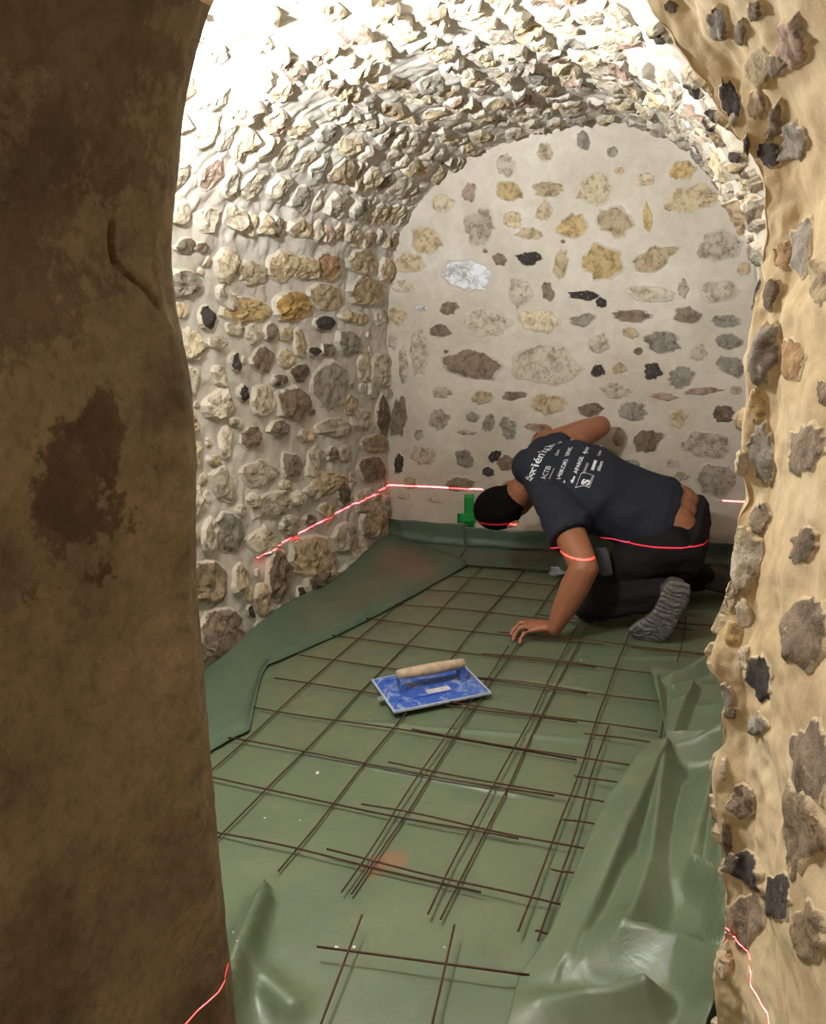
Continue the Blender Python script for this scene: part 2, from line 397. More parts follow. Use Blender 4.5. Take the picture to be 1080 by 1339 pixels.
# ------------------------------------------------------------------ stones
PAL = dict(b=(194, 182, 160), t=(188, 168, 134), T=(200, 184, 152), y=(192, 166, 116), Y=(188, 152, 88), d=(126, 110, 92), D=(136, 118, 98),
           k=(62, 55, 50), w=(236, 238, 240), p=(172, 146, 128), g=(152, 143, 130), m=(186, 174, 154), o=(178, 142, 102), n=(160, 138, 110))
def outline(nang, w_, h_, ang, seed, jt=.09):
    r = random.Random(seed); k = r.choice((5, 6, 7, 8))
    base = sorted([(i+r.uniform(-.28, .28))/k*2*math.pi for i in range(k)])
    rad = [r.uniform(.82, 1.14) for _ in range(k)]
    pts = [(math.cos(a)*q, math.sin(a)*q) for a, q in zip(base, rad)]
    res = []
    for i in range(nang):
        th = i/nang*2*math.pi; dx, dy = math.cos(th), math.sin(th); best = 1.0
        for j in range(k):
            (x1, y1), (x2, y2) = pts[j], pts[(j+1) % k]
            den = dx*(y2-y1)-dy*(x2-x1)
            if abs(den) < 1e-9: continue
            t_ = (x1*(y2-y1)-y1*(x2-x1))/den; u_ = (x1*dy-y1*dx)/den
            if t_ > 0 and -1e-6 <= u_ <= 1+1e-6: best = t_; break
        best = .8*best+.2+r.uniform(-jt, jt)
        x, y = dx*best*w_/2, dy*best*h_/2
        res.append((x*math.cos(ang)-y*math.sin(ang), x*math.sin(ang)+y*math.cos(ang)))
    return res
STC = [0]
def build_stone(bvh, parent, c, n, pts3, h, rough, colkey, rings=((1.07, -.6), (1.0, .25), (.90, .8), (.70, 1.0), (.42, 1.08), (.18, 1.1)), flat=True, jit=.06):
    """pts3: outline points in world space round centre c; every vertex is dropped on the wall and raised by its height."""
    seed = STC[0]; STC[0] += 1
    c = Vector(c); n = Vector(n).normalized()
    P = np.array([[tuple(c+(Vector(p)-c)*f) for p in pts3] for f, _ in rings])
    P = np.concatenate([P.reshape(-1, 3), np.array([tuple(c)])])
    k = len(pts3)
    hh = np.concatenate([np.repeat([q for _, q in rings], k), [1.12]])
    nz = .55*vnoise(P, 34, seed % 97)+.45*vnoise(P, 80, (seed*3) % 89)
    tl = np.array([random.uniform(-1, 1) for _ in range(3)]); size = max((Vector(p)-c).length for p in pts3)
    tilt = ((P-np.array(c))@tl)/size*.35
    hv = h*(hh+(hh > .5)*(tilt+rough*nz))
    V = []
    for q, a in zip(P, hv):
        q = Vector(q); loc, nn, idx, dist = bvh.ray_cast(q+n*.12, -n, .3)
        s = loc if loc is not None else q
        if (s-q).length > .05: s = q
        V.append(s+n*float(a)-c)
    F = []
    R = len(rings)
    for r_ in range(R-1):
        for i in range(k):
            a, b_ = r_*k+i, r_*k+(i+1) % k
            F.append((a, b_, b_+k, a+k))
    for i in range(k): F.append(((R-1)*k+i, (R-1)*k+(i+1) % k, R*k))
    # winding so that normals face outwards
    v0, v1, v2 = V[(R-1)*k], V[(R-1)*k+1], V[R*k]
    if (v1-v0).cross(v2-v0).dot(n) < 0: F = [tuple(reversed(f)) for f in F]
    o = obj('stone', V, F, {'wall_back': M_STONE_B, 'wall_front_right': M_STONE_P, 'wall_front_left': M_STONE_P}.get(parent.name, M_STONE), parent, smooth=not flat, loc=c)
    at = o.data.attributes.new('rim', 'FLOAT', 'POINT')
    at.data.foreach_set('value', np.concatenate([np.repeat([float(np.clip((1.0-f)*2.6, 0, 1)) for f, _ in rings], k), [1.0]]).astype(np.float32))
    col = np.array(PAL[colkey], float)*random.uniform(.92, 1.07)+np.array([random.uniform(-6, 6)]*3)
    o.color = (*s2l(np.clip(col, 0, 255)), 1)
    return o
def avg_normal(bvh, p, toward, rad=.03):
    p = Vector(p); loc, nn, i, d = bvh.find_nearest(p)
    acc = Vector((0, 0, 0))
    for l_, n_, i_, d_ in bvh.find_nearest_range(p, rad):
        acc += n_ if n_.dot(toward) > 0 else -n_
    return acc.normalized() if acc.length > 1e-6 else nn
def stone_px(bvh, parent, px, py, w_, h_, ang, key, h, rough, nang=14, normal=None, jt=.09, **kw):
    """a stone seen at a pixel of the photograph, put at its true depth on the wall surface"""
    d = Vector(pix_ray(px, py)); loc, nn, i, dist = bvh.ray_cast(Vector(CAM), d)
    if loc is None: return None
    n = Vector(normal) if normal else avg_normal(bvh, loc, -d)
    pts = []
    for (a, b_) in outline(nang, w_, h_, -math.radians(ang), STC[0]+11, jt):
        r = Vector(pix_ray(px+a, py-b_)); den = r.dot(n)
        if abs(den) < .05: return None
        t_ = (loc-Vector(CAM)).dot(n)/den; pts.append(Vector(CAM)+r*t_)
    mx = max((p-loc).length for p in pts)
    if mx > .25:
        pts = [loc+(p-loc)*(.25/mx) for p in pts]
    return build_stone(bvh, parent, loc, n, pts, h, rough, key, **kw)

BACK = [(567,95,38,62,-10,'g'),(460,128,42,58,0,'T'),(650,127,30,36,20,'g'),(348,165,60,75,0,'m'),(243,243,48,55,20,'p'),(360,240,88,58,15,'y'),(468,232,95,45,5,'t'),
(600,232,105,105,-10,'T'),(668,180,32,26,0,'t'),(738,205,70,40,0,'T'),(845,180,80,60,-15,'y'),(868,258,175,90,-12,'t'),(170,272,75,55,0,'T'),(457,295,42,62,15,'t'),(368,318,55,52,0,'t'),
(270,340,95,120,0,'m'),(535,338,92,72,-10,'y'),(655,322,115,98,10,'t'),(748,315,32,92,-5,'y'),(127,375,105,80,20,'t'),(418,360,85,42,5,'t'),(415,428,90,50,3,'k'),(332,430,48,36,20,'d'),
(290,406,18,14,0,'d'),(502,442,42,90,8,'t'),(622,437,128,115,0,'y'),(770,428,135,70,-15,'t'),(955,392,140,95,-10,'m'),(75,440,95,60,0,'t'),(238,475,150,88,5,'w'),(388,520,75,85,0,'m'),
(466,520,42,68,-5,'d'),(572,532,100,36,4,'k'),(618,552,36,30,30,'k'),(750,528,140,48,5,'b'),(848,515,36,60,0,'m'),(952,520,115,70,0,'m'),(58,505,75,40,0,'b'),(110,568,40,20,0,'w'),(40,590,60,60,0,'t'),
(190,567,62,42,0,'d'),(165,632,65,45,0,'d'),(293,605,140,95,0,'m'),(440,605,118,72,0,'T'),(570,600,85,42,-5,'g'),(703,588,140,42,3,'d'),(860,588,90,50,5,'d'),(972,604,98,38,0,'g'),
(610,668,68,55,0,'m'),(698,637,52,32,10,'t'),(722,690,28,24,0,'d'),(795,662,118,72,12,'g'),(893,692,46,54,0,'m'),(975,663,85,48,10,'g'),(105,690,60,140,0,'m'),(255,728,188,105,3,'D'),
(468,725,195,130,-3,'m'),(610,745,42,40,-15,'k'),(668,737,44,38,-20,'t'),(762,745,66,55,5,'k'),(845,762,88,60,-10,'g'),(985,732,110,55,15,'g'),(60,725,30,110,0,'b'),(168,807,75,38,0,'m'),
(283,820,60,42,0,'t'),(372,814,80,30,-5,'d'),(468,837,115,60,0,'t'),(662,800,105,50,0,'m'),(800,818,90,24,4,'p'),(905,802,120,22,-4,'p'),(706,858,85,58,0,'g'),(48,875,60,128,2,'d'),(160,880,60,60,0,'m'),
(255,875,40,35,0,'g'),(300,890,35,60,15,'g'),(355,903,48,78,-10,'g'),(440,905,80,25,3,'p'),(588,855,80,45,5,'d'),(835,878,64,62,-15,'t'),(960,867,70,58,5,'d'),(750,942,95,75,-20,'D'),
(668,935,40,60,0,'m'),(912,955,150,80,5,'m'),(45,1010,32,70,8,'k'),(118,983,82,65,0,'b'),(232,993,56,62,0,'g'),(318,985,50,36,-40,'k'),(350,1005,55,50,10,'d'),(300,1030,40,30,20,'k'),(80,1060,45,40,0,'t'),
(218,1065,92,45,0,'D'),(945,1050,120,100,0,'g'),(820,1005,40,25,0,'b'),(30,660,30,60,0,'b'),(1020,455,40,40,0,'t'),(104,925,30,36,0,'b'),(235,918,60,18,0,'b'),(1000,800,40,30,0,'b'),(845,1040,50,30,0,'b'),
(640,980,50,40,0,'m'),(560,920,60,40,0,'m'),(700,1010,60,40,0,'g'),(180,690,18,14,0,'d'),(20,810,25,36,0,'b'),(1010,900,30,30,0,'g'),(60,1100,40,16,0,'b'),(150,1110,44,18,0,'m'),(510,380,14,12,0,'d')]
for (x, y, a, b_, g, k) in BACK:
    hh = {'w': .005, 'k': .004, 'd': .006, 'D': .007, 'g': .009}.get(k, .005)
    stone_px(B_BACK, wall_back, 500+.463*x, 140+.463*y, .463*a*1.04, .463*b_*1.04, g, k, hh, .5, 22, jt=.13, normal=(0, -1, 0), flat=False)

LEFT = [(90,48,60,45,0,'d'),(140,50,50,35,0,'d'),(85,155,100,100,-30,'g'),(210,100,70,100,20,'T'),(285,130,90,80,-25,'T'),(370,105,90,90,-30,'t'),(440,110,80,70,-25,'t'),(505,105,75,90,10,'o'),(605,90,80,80,-20,'t'),
(675,120,40,70,0,'t'),(505,195,85,75,0,'t'),(615,180,85,90,0,'t'),(260,235,110,75,0,'y'),(400,225,90,90,-5,'Y'),(75,235,40,45,0,'t'),(152,258,36,70,0,'k'),(205,195,40,80,-20,'b'),(108,335,50,100,-5,'T'),
(180,330,45,35,0,'b'),(290,305,40,60,0,'b'),(340,300,40,55,5,'d'),(380,305,35,45,0,'t'),(235,290,50,50,0,'b'),(495,275,60,45,-5,'k'),(565,255,45,35,0,'t'),(605,260,30,40,0,'t'),(565,330,70,75,5,'g'),
(505,350,35,40,0,'d'),(460,358,25,30,0,'k'),(423,330,30,80,0,'t'),(235,385,35,65,-10,'k'),(312,382,65,75,10,'d'),(380,375,45,50,0,'t'),(190,425,35,60,-10,'b'),(615,395,40,90,0,'b'),(665,415,60,100,0,'b'),
(425,418,60,60,25,'d'),(360,440,45,40,0,'d'),(515,455,110,125,5,'g'),(105,440,45,95,0,'b'),(258,478,35,50,0,'k'),(185,515,90,100,0,'b'),(315,500,60,95,0,'b'),(405,515,95,110,-10,'D'),(575,510,35,60,0,'t'),
(640,470,30,50,0,'b'),(100,560,45,70,0,'t'),(360,580,60,50,0,'d'),(440,600,45,35,0,'t'),(525,580,100,60,0,'b'),(605,555,60,70,-30,'b'),(282,608,55,70,0,'d'),(665,545,35,110,0,'D'),(205,620,35,90,0,'b'),
(110,650,50,80,0,'T'),(170,672,36,34,0,'t'),(645,622,70,50,-10,'t'),(520,655,40,45,0,'d'),(558,655,30,50,0,'b'),(470,680,50,90,0,'b'),(400,685,60,80,10,'d'),(630,695,75,80,-10,'D'),(200,740,60,110,-5,'b'),
(310,710,110,80,0,'b'),(510,740,110,70,-25,'t'),(350,805,120,80,-20,'b'),(420,785,30,50,0,'b'),(115,790,40,100,0,'b'),(555,770,35,65,0,'d'),(455,845,40,35,0,'d'),(505,820,40,50,0,'t'),(630,790,90,80,-20,'b'),
(400,865,60,70,-20,'b'),(215,880,95,120,0,'g'),(165,895,50,100,0,'b'),(320,910,90,90,-20,'b'),(560,900,60,90,0,'b'),(625,860,60,90,0,'t'),(470,960,120,150,-10,'t'),(600,930,60,80,0,'b'),(365,1010,60,150,5,'D'),
(250,1025,45,95,0,'t'),(150,1030,120,140,0,'n'),(315,1075,40,90,0,'t'),(280,1115,18,50,-10,'k'),(490,1040,80,80,-20,'D'),(200,1170,130,130,-35,'D'),(430,1070,30,60,0,'k'),(670,820,40,120,0,'b'),(590,1000,70,60,-20,'b'),
(140,1230,60,60,0,'d'),(660,960,40,70,0,'b'),(235,560,30,30,0,'b'),(290,790,40,40,0,'b'),(460,765,30,36,0,'b'),(385,745,30,30,0,'b'),(250,820,30,40,0,'b'),(60,300,30,50,0,'t'),(660,255,26,44,0,'b'),(690,200,24,50,0,'t')]
for (x, y, a, b_, g, k) in LEFT:
    stone_px(B_ROOM, wall_left if y > 260 else wall_left, 200+.4483*x, 300+.4483*y, .4483*a*1.2, .4483*b_*1.14, g, k, random.uniform(.012, .024), .75, 16)

# small packing stones between the big ones
kids = [(c.location.copy(), max(c.dimensions)/2) for c in wall_left.children]
tries = 0
while len(kids) < 250 and tries < 6000:
    tries += 1
    y, z, r_ = random.uniform(.25, 2.34), random.uniform(.05, 1.47), random.uniform(.014, .036)
    loc, nn, *_ = B_ROOM.ray_cast(Vector((.3, y, z)), Vector((-1, 0, 0)), 2)
    if loc is None or any((loc-c_).length < (r_+q_)*.86 for c_, q_ in kids): continue
    n = avg_normal(B_ROOM, loc, Vector((1, 0, 0))); t1 = Vector((0, 1, 0)); t2 = n.cross(t1)
    pts = [loc+t1*a+t2*b_ for a, b_ in outline(12, r_*2.1, r_*1.9, random.uniform(0, 3), STC[0]+5)]
    build_stone(B_ROOM, wall_left, loc, n, pts, random.uniform(.007, .014), .8, random.choice('bbTTtmmgd'))
    kids.append((loc, r_))
# vault stones, laid in courses along the room
L = np.r_[0, np.cumsum(np.linalg.norm(np.diff(sec, axis=0), axis=1))]
s0 = L[int(np.argmax(sec[:, 1] > 1.50))]; s1 = L[NS-1-int(np.argmax(sec[::-1, 1] > 1.30))]
s = s0; nv = 0
while s < s1-.02:
    ch = random.uniform(.075, .125); y = .12+random.uniform(0, .08)
    sm = s+ch/2
    while y < 2.36:
        ln = random.uniform(.06, .19) if random.random() < .8 else random.uniform(.04, .07)
        i = int(np.searchsorted(L, min(sm+random.uniform(-.012, .012), L[-1]-.01)))
        if sec[i, 0] > 1.1 and y < .6: y += ln; continue
        c0 = Vector((sec[i, 0], y+ln/2, sec[i, 1])); n = Vector((inn[i, 0], 0, inn[i, 1]))
        loc, *_ = B_ROOM.ray_cast(c0+n*.1, -n, .3)
        t1 = Vector((0, 1, 0)); t2 = n.cross(t1)
        if random.random() > .07 and nv < 298 and loc is not None and y+ln < 2.4:
            pts = [loc+t1*a+t2*b_ for a, b_ in outline(13, ln*.98, ch*.96, random.gauss(0, .16), STC[0]+5)]
            build_stone(B_ROOM, ceiling, loc, n, pts, random.uniform(.010, .026), 1.0, random.choice('bbbbTTTttnmmmggpd'))
            nv += 1
        y += ln+random.uniform(.004, .022)
    s += ch+random.uniform(0, .012)

J5 = [(185,170,65,90,0,'t'),(225,160,50,60,0,'d'),(270,100,75,150,0,'p'),(105,250,55,110,-10,'k'),(222,300,34,110,20,'d'),(205,385,60,70,0,'k'),(275,350,70,110,0,'g'),(145,365,20,50,0,'d'),(165,470,35,60,25,'k'),
(190,520,30,60,0,'b'),(165,585,25,40,0,'p'),(240,640,45,85,0,'o'),(285,620,60,150,5,'g'),(330,700,35,110,0,'t'),(210,740,40,80,10,'d'),(195,880,70,170,10,'g'),(250,900,70,100,0,'o'),(175,1010,45,90,0,'y'),
(190,1140,60,150,-5,'g'),(285,1130,90,130,15,'D'),(135,1160,30,60,0,'b'),(180,1290,45,60,-10,'k'),(75,60,50,90,-30,'g'),(135,80,30,60,0,'d'),(170,20,40,50,0,'d'),(60,330,36,60,0,'b'),(90,390,40,50,0,'g'),
(110,450,36,50,0,'p'),(30,280,40,40,0,'t'),(130,520,24,40,0,'b'),(180,255,50,80,0,'n'),(338,980,26,60,0,'D'),(35,330,34,40,0,'d')]
J0 = [(330,440,60,70,0,'g'),(450,470,110,110,0,'T'),(480,600,60,60,0,'D'),(500,655,40,40,0,'n'),(600,640,90,110,0,'p'),(600,725,80,70,0,'g'),(580,800,50,50,0,'p'),(700,680,30,80,0,'k'),(640,835,70,70,0,'g'),(655,930,50,60,0,'b'),(735,1090,36,60,0,'d'),(780,980,40,100,0,'m'),(770,830,50,60,0,'k'),(735,890,28,80,-25,'k'),(690,1010,30,60,0,'b'),(400,560,50,60,0,'g'),(210,200,100,60,0,'d'),(100,50,90,70,0,'g'),(310,340,60,50,0,'p'),(640,560,40,60,0,'g'),(770,1150,36,70,0,'p'),(750,1230,24,60,0,'y'),(350,30,60,60,0,'d'),(540,560,50,60,0,'b')]  # one of the dark stones stands in for the shade of a hole
J6 = [(222,75,45,80,5,'D'),(190,180,80,150,10,'b'),(330,140,60,90,20,'d'),(345,350,110,200,20,'D'),(150,360,40,60,0,'y'),(180,310,40,70,0,'b'),(225,470,65,110,-10,'k'),(145,555,45,40,-20,'D'),(215,590,45,60,0,'g'),
(335,680,130,200,0,'D'),(185,780,70,90,0,'D'),(320,850,110,230,0,'n'),(205,960,60,110,-30,'k'),(275,1030,110,120,10,'k'),(190,1080,100,150,20,'D'),(350,1110,90,150,0,'n'),(135,880,30,110,0,'d'),(128,700,20,60,0,'b'),
(145,270,30,60,0,'b'),(185,420,30,60,0,'b'),(150,250,30,40,0,'n'),(130,1180,36,90,0,'b')]
for lst, ox, oy, sc_ in ((J0, 780, 0, .28), (J5, 900, 0, .523), (J6, 880, 640, .5222)):
    for (x, y, a, b_, g, k) in lst:
        stone_px(B_PASS, wall_fr, ox+sc_*x, oy+sc_*y, sc_*a*1.15, sc_*b_*1.15, g, k, random.uniform(.0035, .008), 1.1, 34, jt=.13, flat=False,
                 rings=((1.06, -.6), (1.0, .1), (.93, .5), (.84, .8), (.70, .95), (.54, 1.02), (.36, 1.06), (.18, 1.08)))

# rubble where the vault comes down to the opening on the right
for py in range(20, 372, 13):
    for _ in range(2):
        px = np.interp(py, [0, 130, 200, 280, 350], [858, 932, 964, 984, 988])+random.uniform(-22, 14)
        d = Vector(pix_ray(px, py)); a_ = B_PASS.ray_cast(Vector(CAM), d); b__ = B_ROOM.ray_cast(Vector(CAM), d)
        if b__[0] is None or b__[0].y > .45 or (a_[0] is not None and a_[3] < b__[3]): continue
        stone_px(B_ROOM, wall_right, px, py, random.uniform(13, 30), random.uniform(16, 40), random.uniform(-30, 30), random.choice('gpdkmTnbbg'), random.uniform(.008, .018), .9, 16, jt=.12)
# rubble set in the rounded nose of the right jamb
i = int(np.argmax(ps[:, 0] > 1.17))
while i < NP-30:
    yy = GP[i, :, 1]-yedge[i]
    j = int(np.argmin(np.abs(yy-random.choice((-.006, .012, .03, .055, .085) if ps[i, 1] < 1.2 else (.01, .05, .09, .12, .15)))))
    c_ = Vector(GP[i, j]); n_ = Vector(nP[i, j]).normalized(); t1 = (Vector(GP[i+4, j])-Vector(GP[i-4, j])).normalized(); t2 = n_.cross(t1).normalized()
    a_, b__ = random.uniform(.022, .055), random.uniform(.015, .032)
    build_stone(B_PASS, wall_fr, c_, n_, [c_+t1*p+t2*q for p, q in outline(20, a_, b__, random.gauss(0, .3), STC[0]+5, .13)], random.uniform(.004, .010), .9, random.choice('gpkdbmTnng'))
    i += random.randint(4, 9)

# ------------------------------------------------------------------ membrane sheets
def sheet_thick(o, th=.0015):
    md = o.modifiers.new('thickness', 'SOLIDIFY'); md.thickness = th; md.offset = 0
gx = np.linspace(-.36, 1.42, 240); gy = np.linspace(-1.3, 2.36, 560)
S = np.zeros((240, 560, 3)); S[..., 0] = gx[:, None]; S[..., 1] = gy[None]
X, Y = S[..., 0], S[..., 1]
Z = .003*fbm(S, 3, 3, 80)
Z += .0035*np.clip(ridged(S*np.array([1, 1.6, 1]), 3.2, 2, 84), .35, 1)
for (a, b_, hgt, wd) in [((.05, .42), (.95, .40), .010, .010), ((.4, 1.03), (.95, 1.06), .010, .008), ((.2, .62), (1.1, .75), .008, .010), ((1.0, .1), (1.02, -.5), .006, .02), ((.9, 1.32), (1.3, 1.45), .005, .012)]:
    d, t_, sd = seg_dist(X, Y, a, b_); Z += hgt*np.exp(-(d/wd)**2)*np.clip(np.sin(np.clip(t_, 0, 1)*math.pi)*2, 0, 1)
# pleat standing up at the lower left
d, t_, sd = seg_dist(X, Y, (.43, -.17), (.555, -.55))
wd = np.where(sd > 0, .060, .016)*(0.5+1.0*np.clip(t_, 0, 1))
Z += (.075+.03*np.clip(t_, 0, 1))*np.exp(-np.abs(d/wd)**1.3)
d, t_, sd = seg_dist(X, Y, (.53, -.36), (.62, -.40)); Z += .03*np.exp(-(d/.03)**2)
S[..., 2] = Z
fs = grid_obj('floor_membrane', S, M_SHEET, label='large green plastic membrane spread over the floor under the wire mesh', category='plastic sheet', group='green membranes')
sheet_thick(fs)
HS = BVHTree.FromPolygons(S.reshape(-1, 3).tolist(), grid_faces(240, 560).tolist())
def zsheet(x, y):
    loc, *_ = HS.ray_cast(Vector((x, y, .5)), Vector((0, 0, -1))); return loc.z if loc else 0
del fs['group']

# strip along the left wall: from the wall down over the floor to a folded free edge
inn_ = np.array([(-.10, -.30), (-.085, .10), (-.075, .286), (-.045, .41), (-.02, .47), (-.185, .80), (-.218, .90), (-.19, .97), (-.10, 1.22), (-.03, 1.48), (.03, 1.75), (.07, 1.95), (.115, 2.165), (.12, 2.20)])
n1 = 230; A = resample(inn_, n1); nb = 30
T = np.zeros((n1, nb, 3))
for i, (x, y) in enumerate(A):
    f = i/(n1-1); xw = -.352; yw = -.30+(2.395+.30)*((y+.30)/2.50)
    zw = .055+.02*math.sin(y*7)
    for j in range(nb):
        g = j/(nb-1)
        px_ = x+(xw-x)*g; py_ = y+(yw-y)*g
        z = .018+.012*math.sin(g*math.pi)+zw*g**2
        if g < .10: z += .016*math.sin(g/.10*math.pi/2)
        else: z += .016*(1-(g-.1)*.6)
        T[i, j] = (px_, py_, z)
T[..., 2] += .006*fbm(T, 5, 3, 90)*np.linspace(.6, 1, nb)[None]
T[:, 0, 2] = np.maximum(T[:, 0, 2]-.012, .01)
# turn the free edge back under itself
U = np.zeros((n1, 5, 3))
for j, (dx, z) in enumerate(((-.05, .012), (-.03, .011), (-.012, .0105), (-.003, .011), (0.0, .014))):
    U[:, j] = T[:, 0]; U[:, j, 0] += dx; U[:, j, 2] = z
T = np.concatenate([U, T], 1)
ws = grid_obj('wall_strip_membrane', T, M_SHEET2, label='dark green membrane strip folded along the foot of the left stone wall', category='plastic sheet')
sheet_thick(ws)

def back_strip(name, x0, x1, ztop, seed, label, ylow=2.19, hook=0):
    n = 90; m_ = 34; K = np.zeros((n, m_, 3))
    for i in range(n):
        a = i/(n-1); x = x0+(x1-x0)*a
        for j in range(m_):
            g = j/(m_-1)
            if g < .4: y = 2.385-.012*g; z = ztop*(1-g/.4)*.95+.05*ztop+.03
            else:
                h = (g-.4)/.6; y = 2.38-(2.38-ylow)*h; z = .03*(1-h)**2+.05*ztop*(1-h)+.012*(1-h)+.010
            K[i, j] = (x, y, z)
    r = ridged(K, 5, 2, seed); K[..., 1] -= .012*np.clip(r, 0, 1); K[..., 2] += .010*np.clip(fbm(K, 7, 2, seed+2), -.2, 1)
    d, t_, sd = seg_dist(K[..., 0], K[..., 2], (x0+.02, ztop*.55), (x1-.02, ztop*.42))
    K[..., 1] -= .014*np.exp(-(d/.02)**2)
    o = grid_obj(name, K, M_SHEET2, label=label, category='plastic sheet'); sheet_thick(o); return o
back_strip('corner_membrane', -.365, .065, .135, 100, 'green membrane turned up the back wall in the left corner', 2.15)
back_strip('back_membrane', .045, 1.40, .12, 110, 'green membrane turned up the back wall behind the kneeling man', 2.20)

# loose flaps on the right
def flap(name, edge, zed, wallz, seed, label, amp, lift=None, mat=M_SHEET):
    n = 200; E_ = resample(np.array(edge), n); m_ = 70; K = np.zeros((n, m_, 3))
    for i in range(n):
        x, y, z0 = E_[i]
        for j in range(m_):
            g = j/(m_-1); xend = 1.405-.075*math.exp(-((y+.36)/.16)**2); xx = x+(xend-x)*g
            z = z0*(1-g)**2+.02+wallz*g**2.2
            K[i, j] = (xx, y+.05*g*(0 if y > 0 else 0), z)
    q = ridged(K*np.array([1.2, .8, 0]), 3.4, 2, seed); r2 = fbm(K*np.array([1, 1, 0]), 6, 3, seed+3)
    gg = np.linspace(0, 1, m_)[None]; env = np.clip(gg*5, .12, 1)
    q = np.clip(ridged(K*np.array([1.3, .8, 0]), 2.6, 1, seed), -.6, 1); q3 = np.clip(ridged(K*np.array([.9, 1.3, 0]), 5.5, 1, seed+9), -.4, 1)
    K[..., 2] += amp*env*(1.1*np.sign(q)*np.abs(q)**1.3+.55*q3+.25*r2)+amp*.3*env
    if lift: lift(K)
    K[..., 2] = np.maximum(K[..., 2], .014)
    o = grid_obj(name, K, mat, label=label, category='plastic sheet'); sheet_thick(o); return o
def tents(K, lst):
    H = np.zeros(K.shape[:2])
    for (p0, p1, h0, h1, wl, wr) in lst:
        a = on_plane(p0[0], p0[1], 2, .07)[:2]; b_ = on_plane(p1[0], p1[1], 2, .07)[:2]
        d, t_, sd = seg_dist(K[..., 0], K[..., 1], a, b_)
        hh = h0+(h1-h0)*np.clip(t_, 0, 1); wd = np.where(sd > 0, wr, wl)
        H = np.maximum(H, hh*np.clip(1-d/wd, 0, 1)**1.15)
    K[..., 2] += H
def lift2(K):
    tents(K, [((872, 985), (815, 1110), .065, .06, .05, .11), ((815, 1110), (742, 1240), .06, .015, .04, .12), ((868, 1000), (850, 1140), .06, .05, .06, .05), ((850, 1140), (815, 1235), .05, .07, .07, .09),
              ((815, 1235), (885, 1262), .085, .06, .05, .10), ((885, 1262), (935, 1335), .06, .08, .08, .06), ((935, 1040), (900, 1150), .09, .03, .05, .09), ((905, 1165), (940, 1205), .08, .09, .07, .03),
              ((705, 1300), (840, 1335), .03, .09, .06, .06), ((940, 990), (880, 985), .10, .05, .05, .05), ((760, 1250), (815, 1235), .01, .07, .04, .05), ((935, 1100), (940, 1300), .07, .12, .07, .03)])
def lift1(K):
    tents(K, [((858, 885), (868, 960), .035, .03, .03, .07), ((868, 960), (935, 968), .05, .04, .03, .05), ((862, 890), (940, 872), .02, .07, .05, .03), ((905, 900), (880, 955), .04, .03, .03, .06)])
flap('upper_flap_membrane', [(1.095, 1.30, .0), (1.086, 1.215, .02), (1.12, 1.0, .03), (1.165, .80, .03), (1.19, .66, .0)], 0, .10, 130, 'small crumpled green membrane flap beside the right jamb, beyond the big flap', .012, lift1)
flap('big_flap_membrane', [(1.205, .79, .0), (1.168, .70, .02), (1.125, .52, .055), (1.075, .33, .05), (1.05, .10, .02), (1.035, -.09, .012), (1.0, -.21, .008), (1.01, -.32, .02), (.99, -.6, .02), (.98, -1.3, .02)], 0, .12, 142,
     'big green membrane flap folded over the mesh at the lower right', .012, lift2)

# ------------------------------------------------------------------ wire mesh
def tube(pts, r, k=6):
    P = [Vector(p) for p in pts]; V = []; F = []
    for i, p in enumerate(P):
        d = (P[min(i+1, len(P)-1)]-P[max(i-1, 0)]).normalized()
        a = d.orthogonal().normalized() if abs(d.z) > .9 else d.cross(Vector((0, 0, 1))).normalized(); b_ = d.cross(a)
        for j in range(k):
            th = j/k*2*math.pi; V.append(p+(a*math.cos(th)+b_*math.sin(th))*r)
    for i in range(len(P)-1):
        for j in range(k): F.append((i*k+j, i*k+(j+1) % k, (i+1)*k+(j+1) % k, (i+1)*k+j))
    F.append(tuple(range(k-1, -1, -1))); F.append(tuple((len(P)-1)*k+j for j in range(k)))
    return V, F
WR = .0024
def wire(parent, p0, p1, z0, z1, lift=0.0, wob=.003, n=14):
    sd = random.uniform(0, 99); pts = []
    dx, dy = p1[0]-p0[0], p1[1]-p0[1]; ln = math.hypot(dx, dy); nx, ny = -dy/ln, dx/ln
    for i in range(n):
        f = i/(n-1); x = p0[0]+dx*f; y = p0[1]+dy*f
        q = wob*math.sin(sd+f*ln*6)+wob*.5*math.sin(sd*2+f*ln*13)
        x += nx*q; y += ny*q
        z = max(z0+(z1-z0)*f+lift*(math.sin(sd+f*7)*.5+.5), zsheet(x, y)+WR)
        pts.append((x, y, z))
    V, F = tube(pts, WR, 6)
    return obj('wire', V, F, M_RUST, parent)
def mesh_sheet(label, xs, yr, ys, xr, zb, skew=0.0, name='wire_mesh', lift=.004):
    av = lambda q: float(np.mean(q))
    e = empty(name, ((av(xr[0])+av(xr[1]))/2, (av(yr[0])+av(yr[1]))/2, 0), label=label, category='wire mesh', group='rusty wire mesh sheets on the floor')
    loc = Vector(e.location)
    ch = []
    for i, x in enumerate(xs):
        a = yr[0] if not isinstance(yr[0], (list, tuple)) else yr[0][i]
        b_ = yr[1] if not isinstance(yr[1], (list, tuple)) else yr[1][i]
        ch.append(wire(e, (x-skew*a, a), (x-skew*b_, b_), zb+random.uniform(0, .003), zb, lift))
    for i, y in enumerate(ys):
        a = xr[0] if not isinstance(xr[0], (list, tuple)) else xr[0][i]
        b_ = xr[1] if not isinstance(xr[1], (list, tuple)) else xr[1][i]
        ch.append(wire(e, (a, y+skew*a), (b_, y+skew*b_), zb+.0045, zb+.0045+random.uniform(0, .003), lift))
    for c in ch: c.location = c.location-loc
    return e
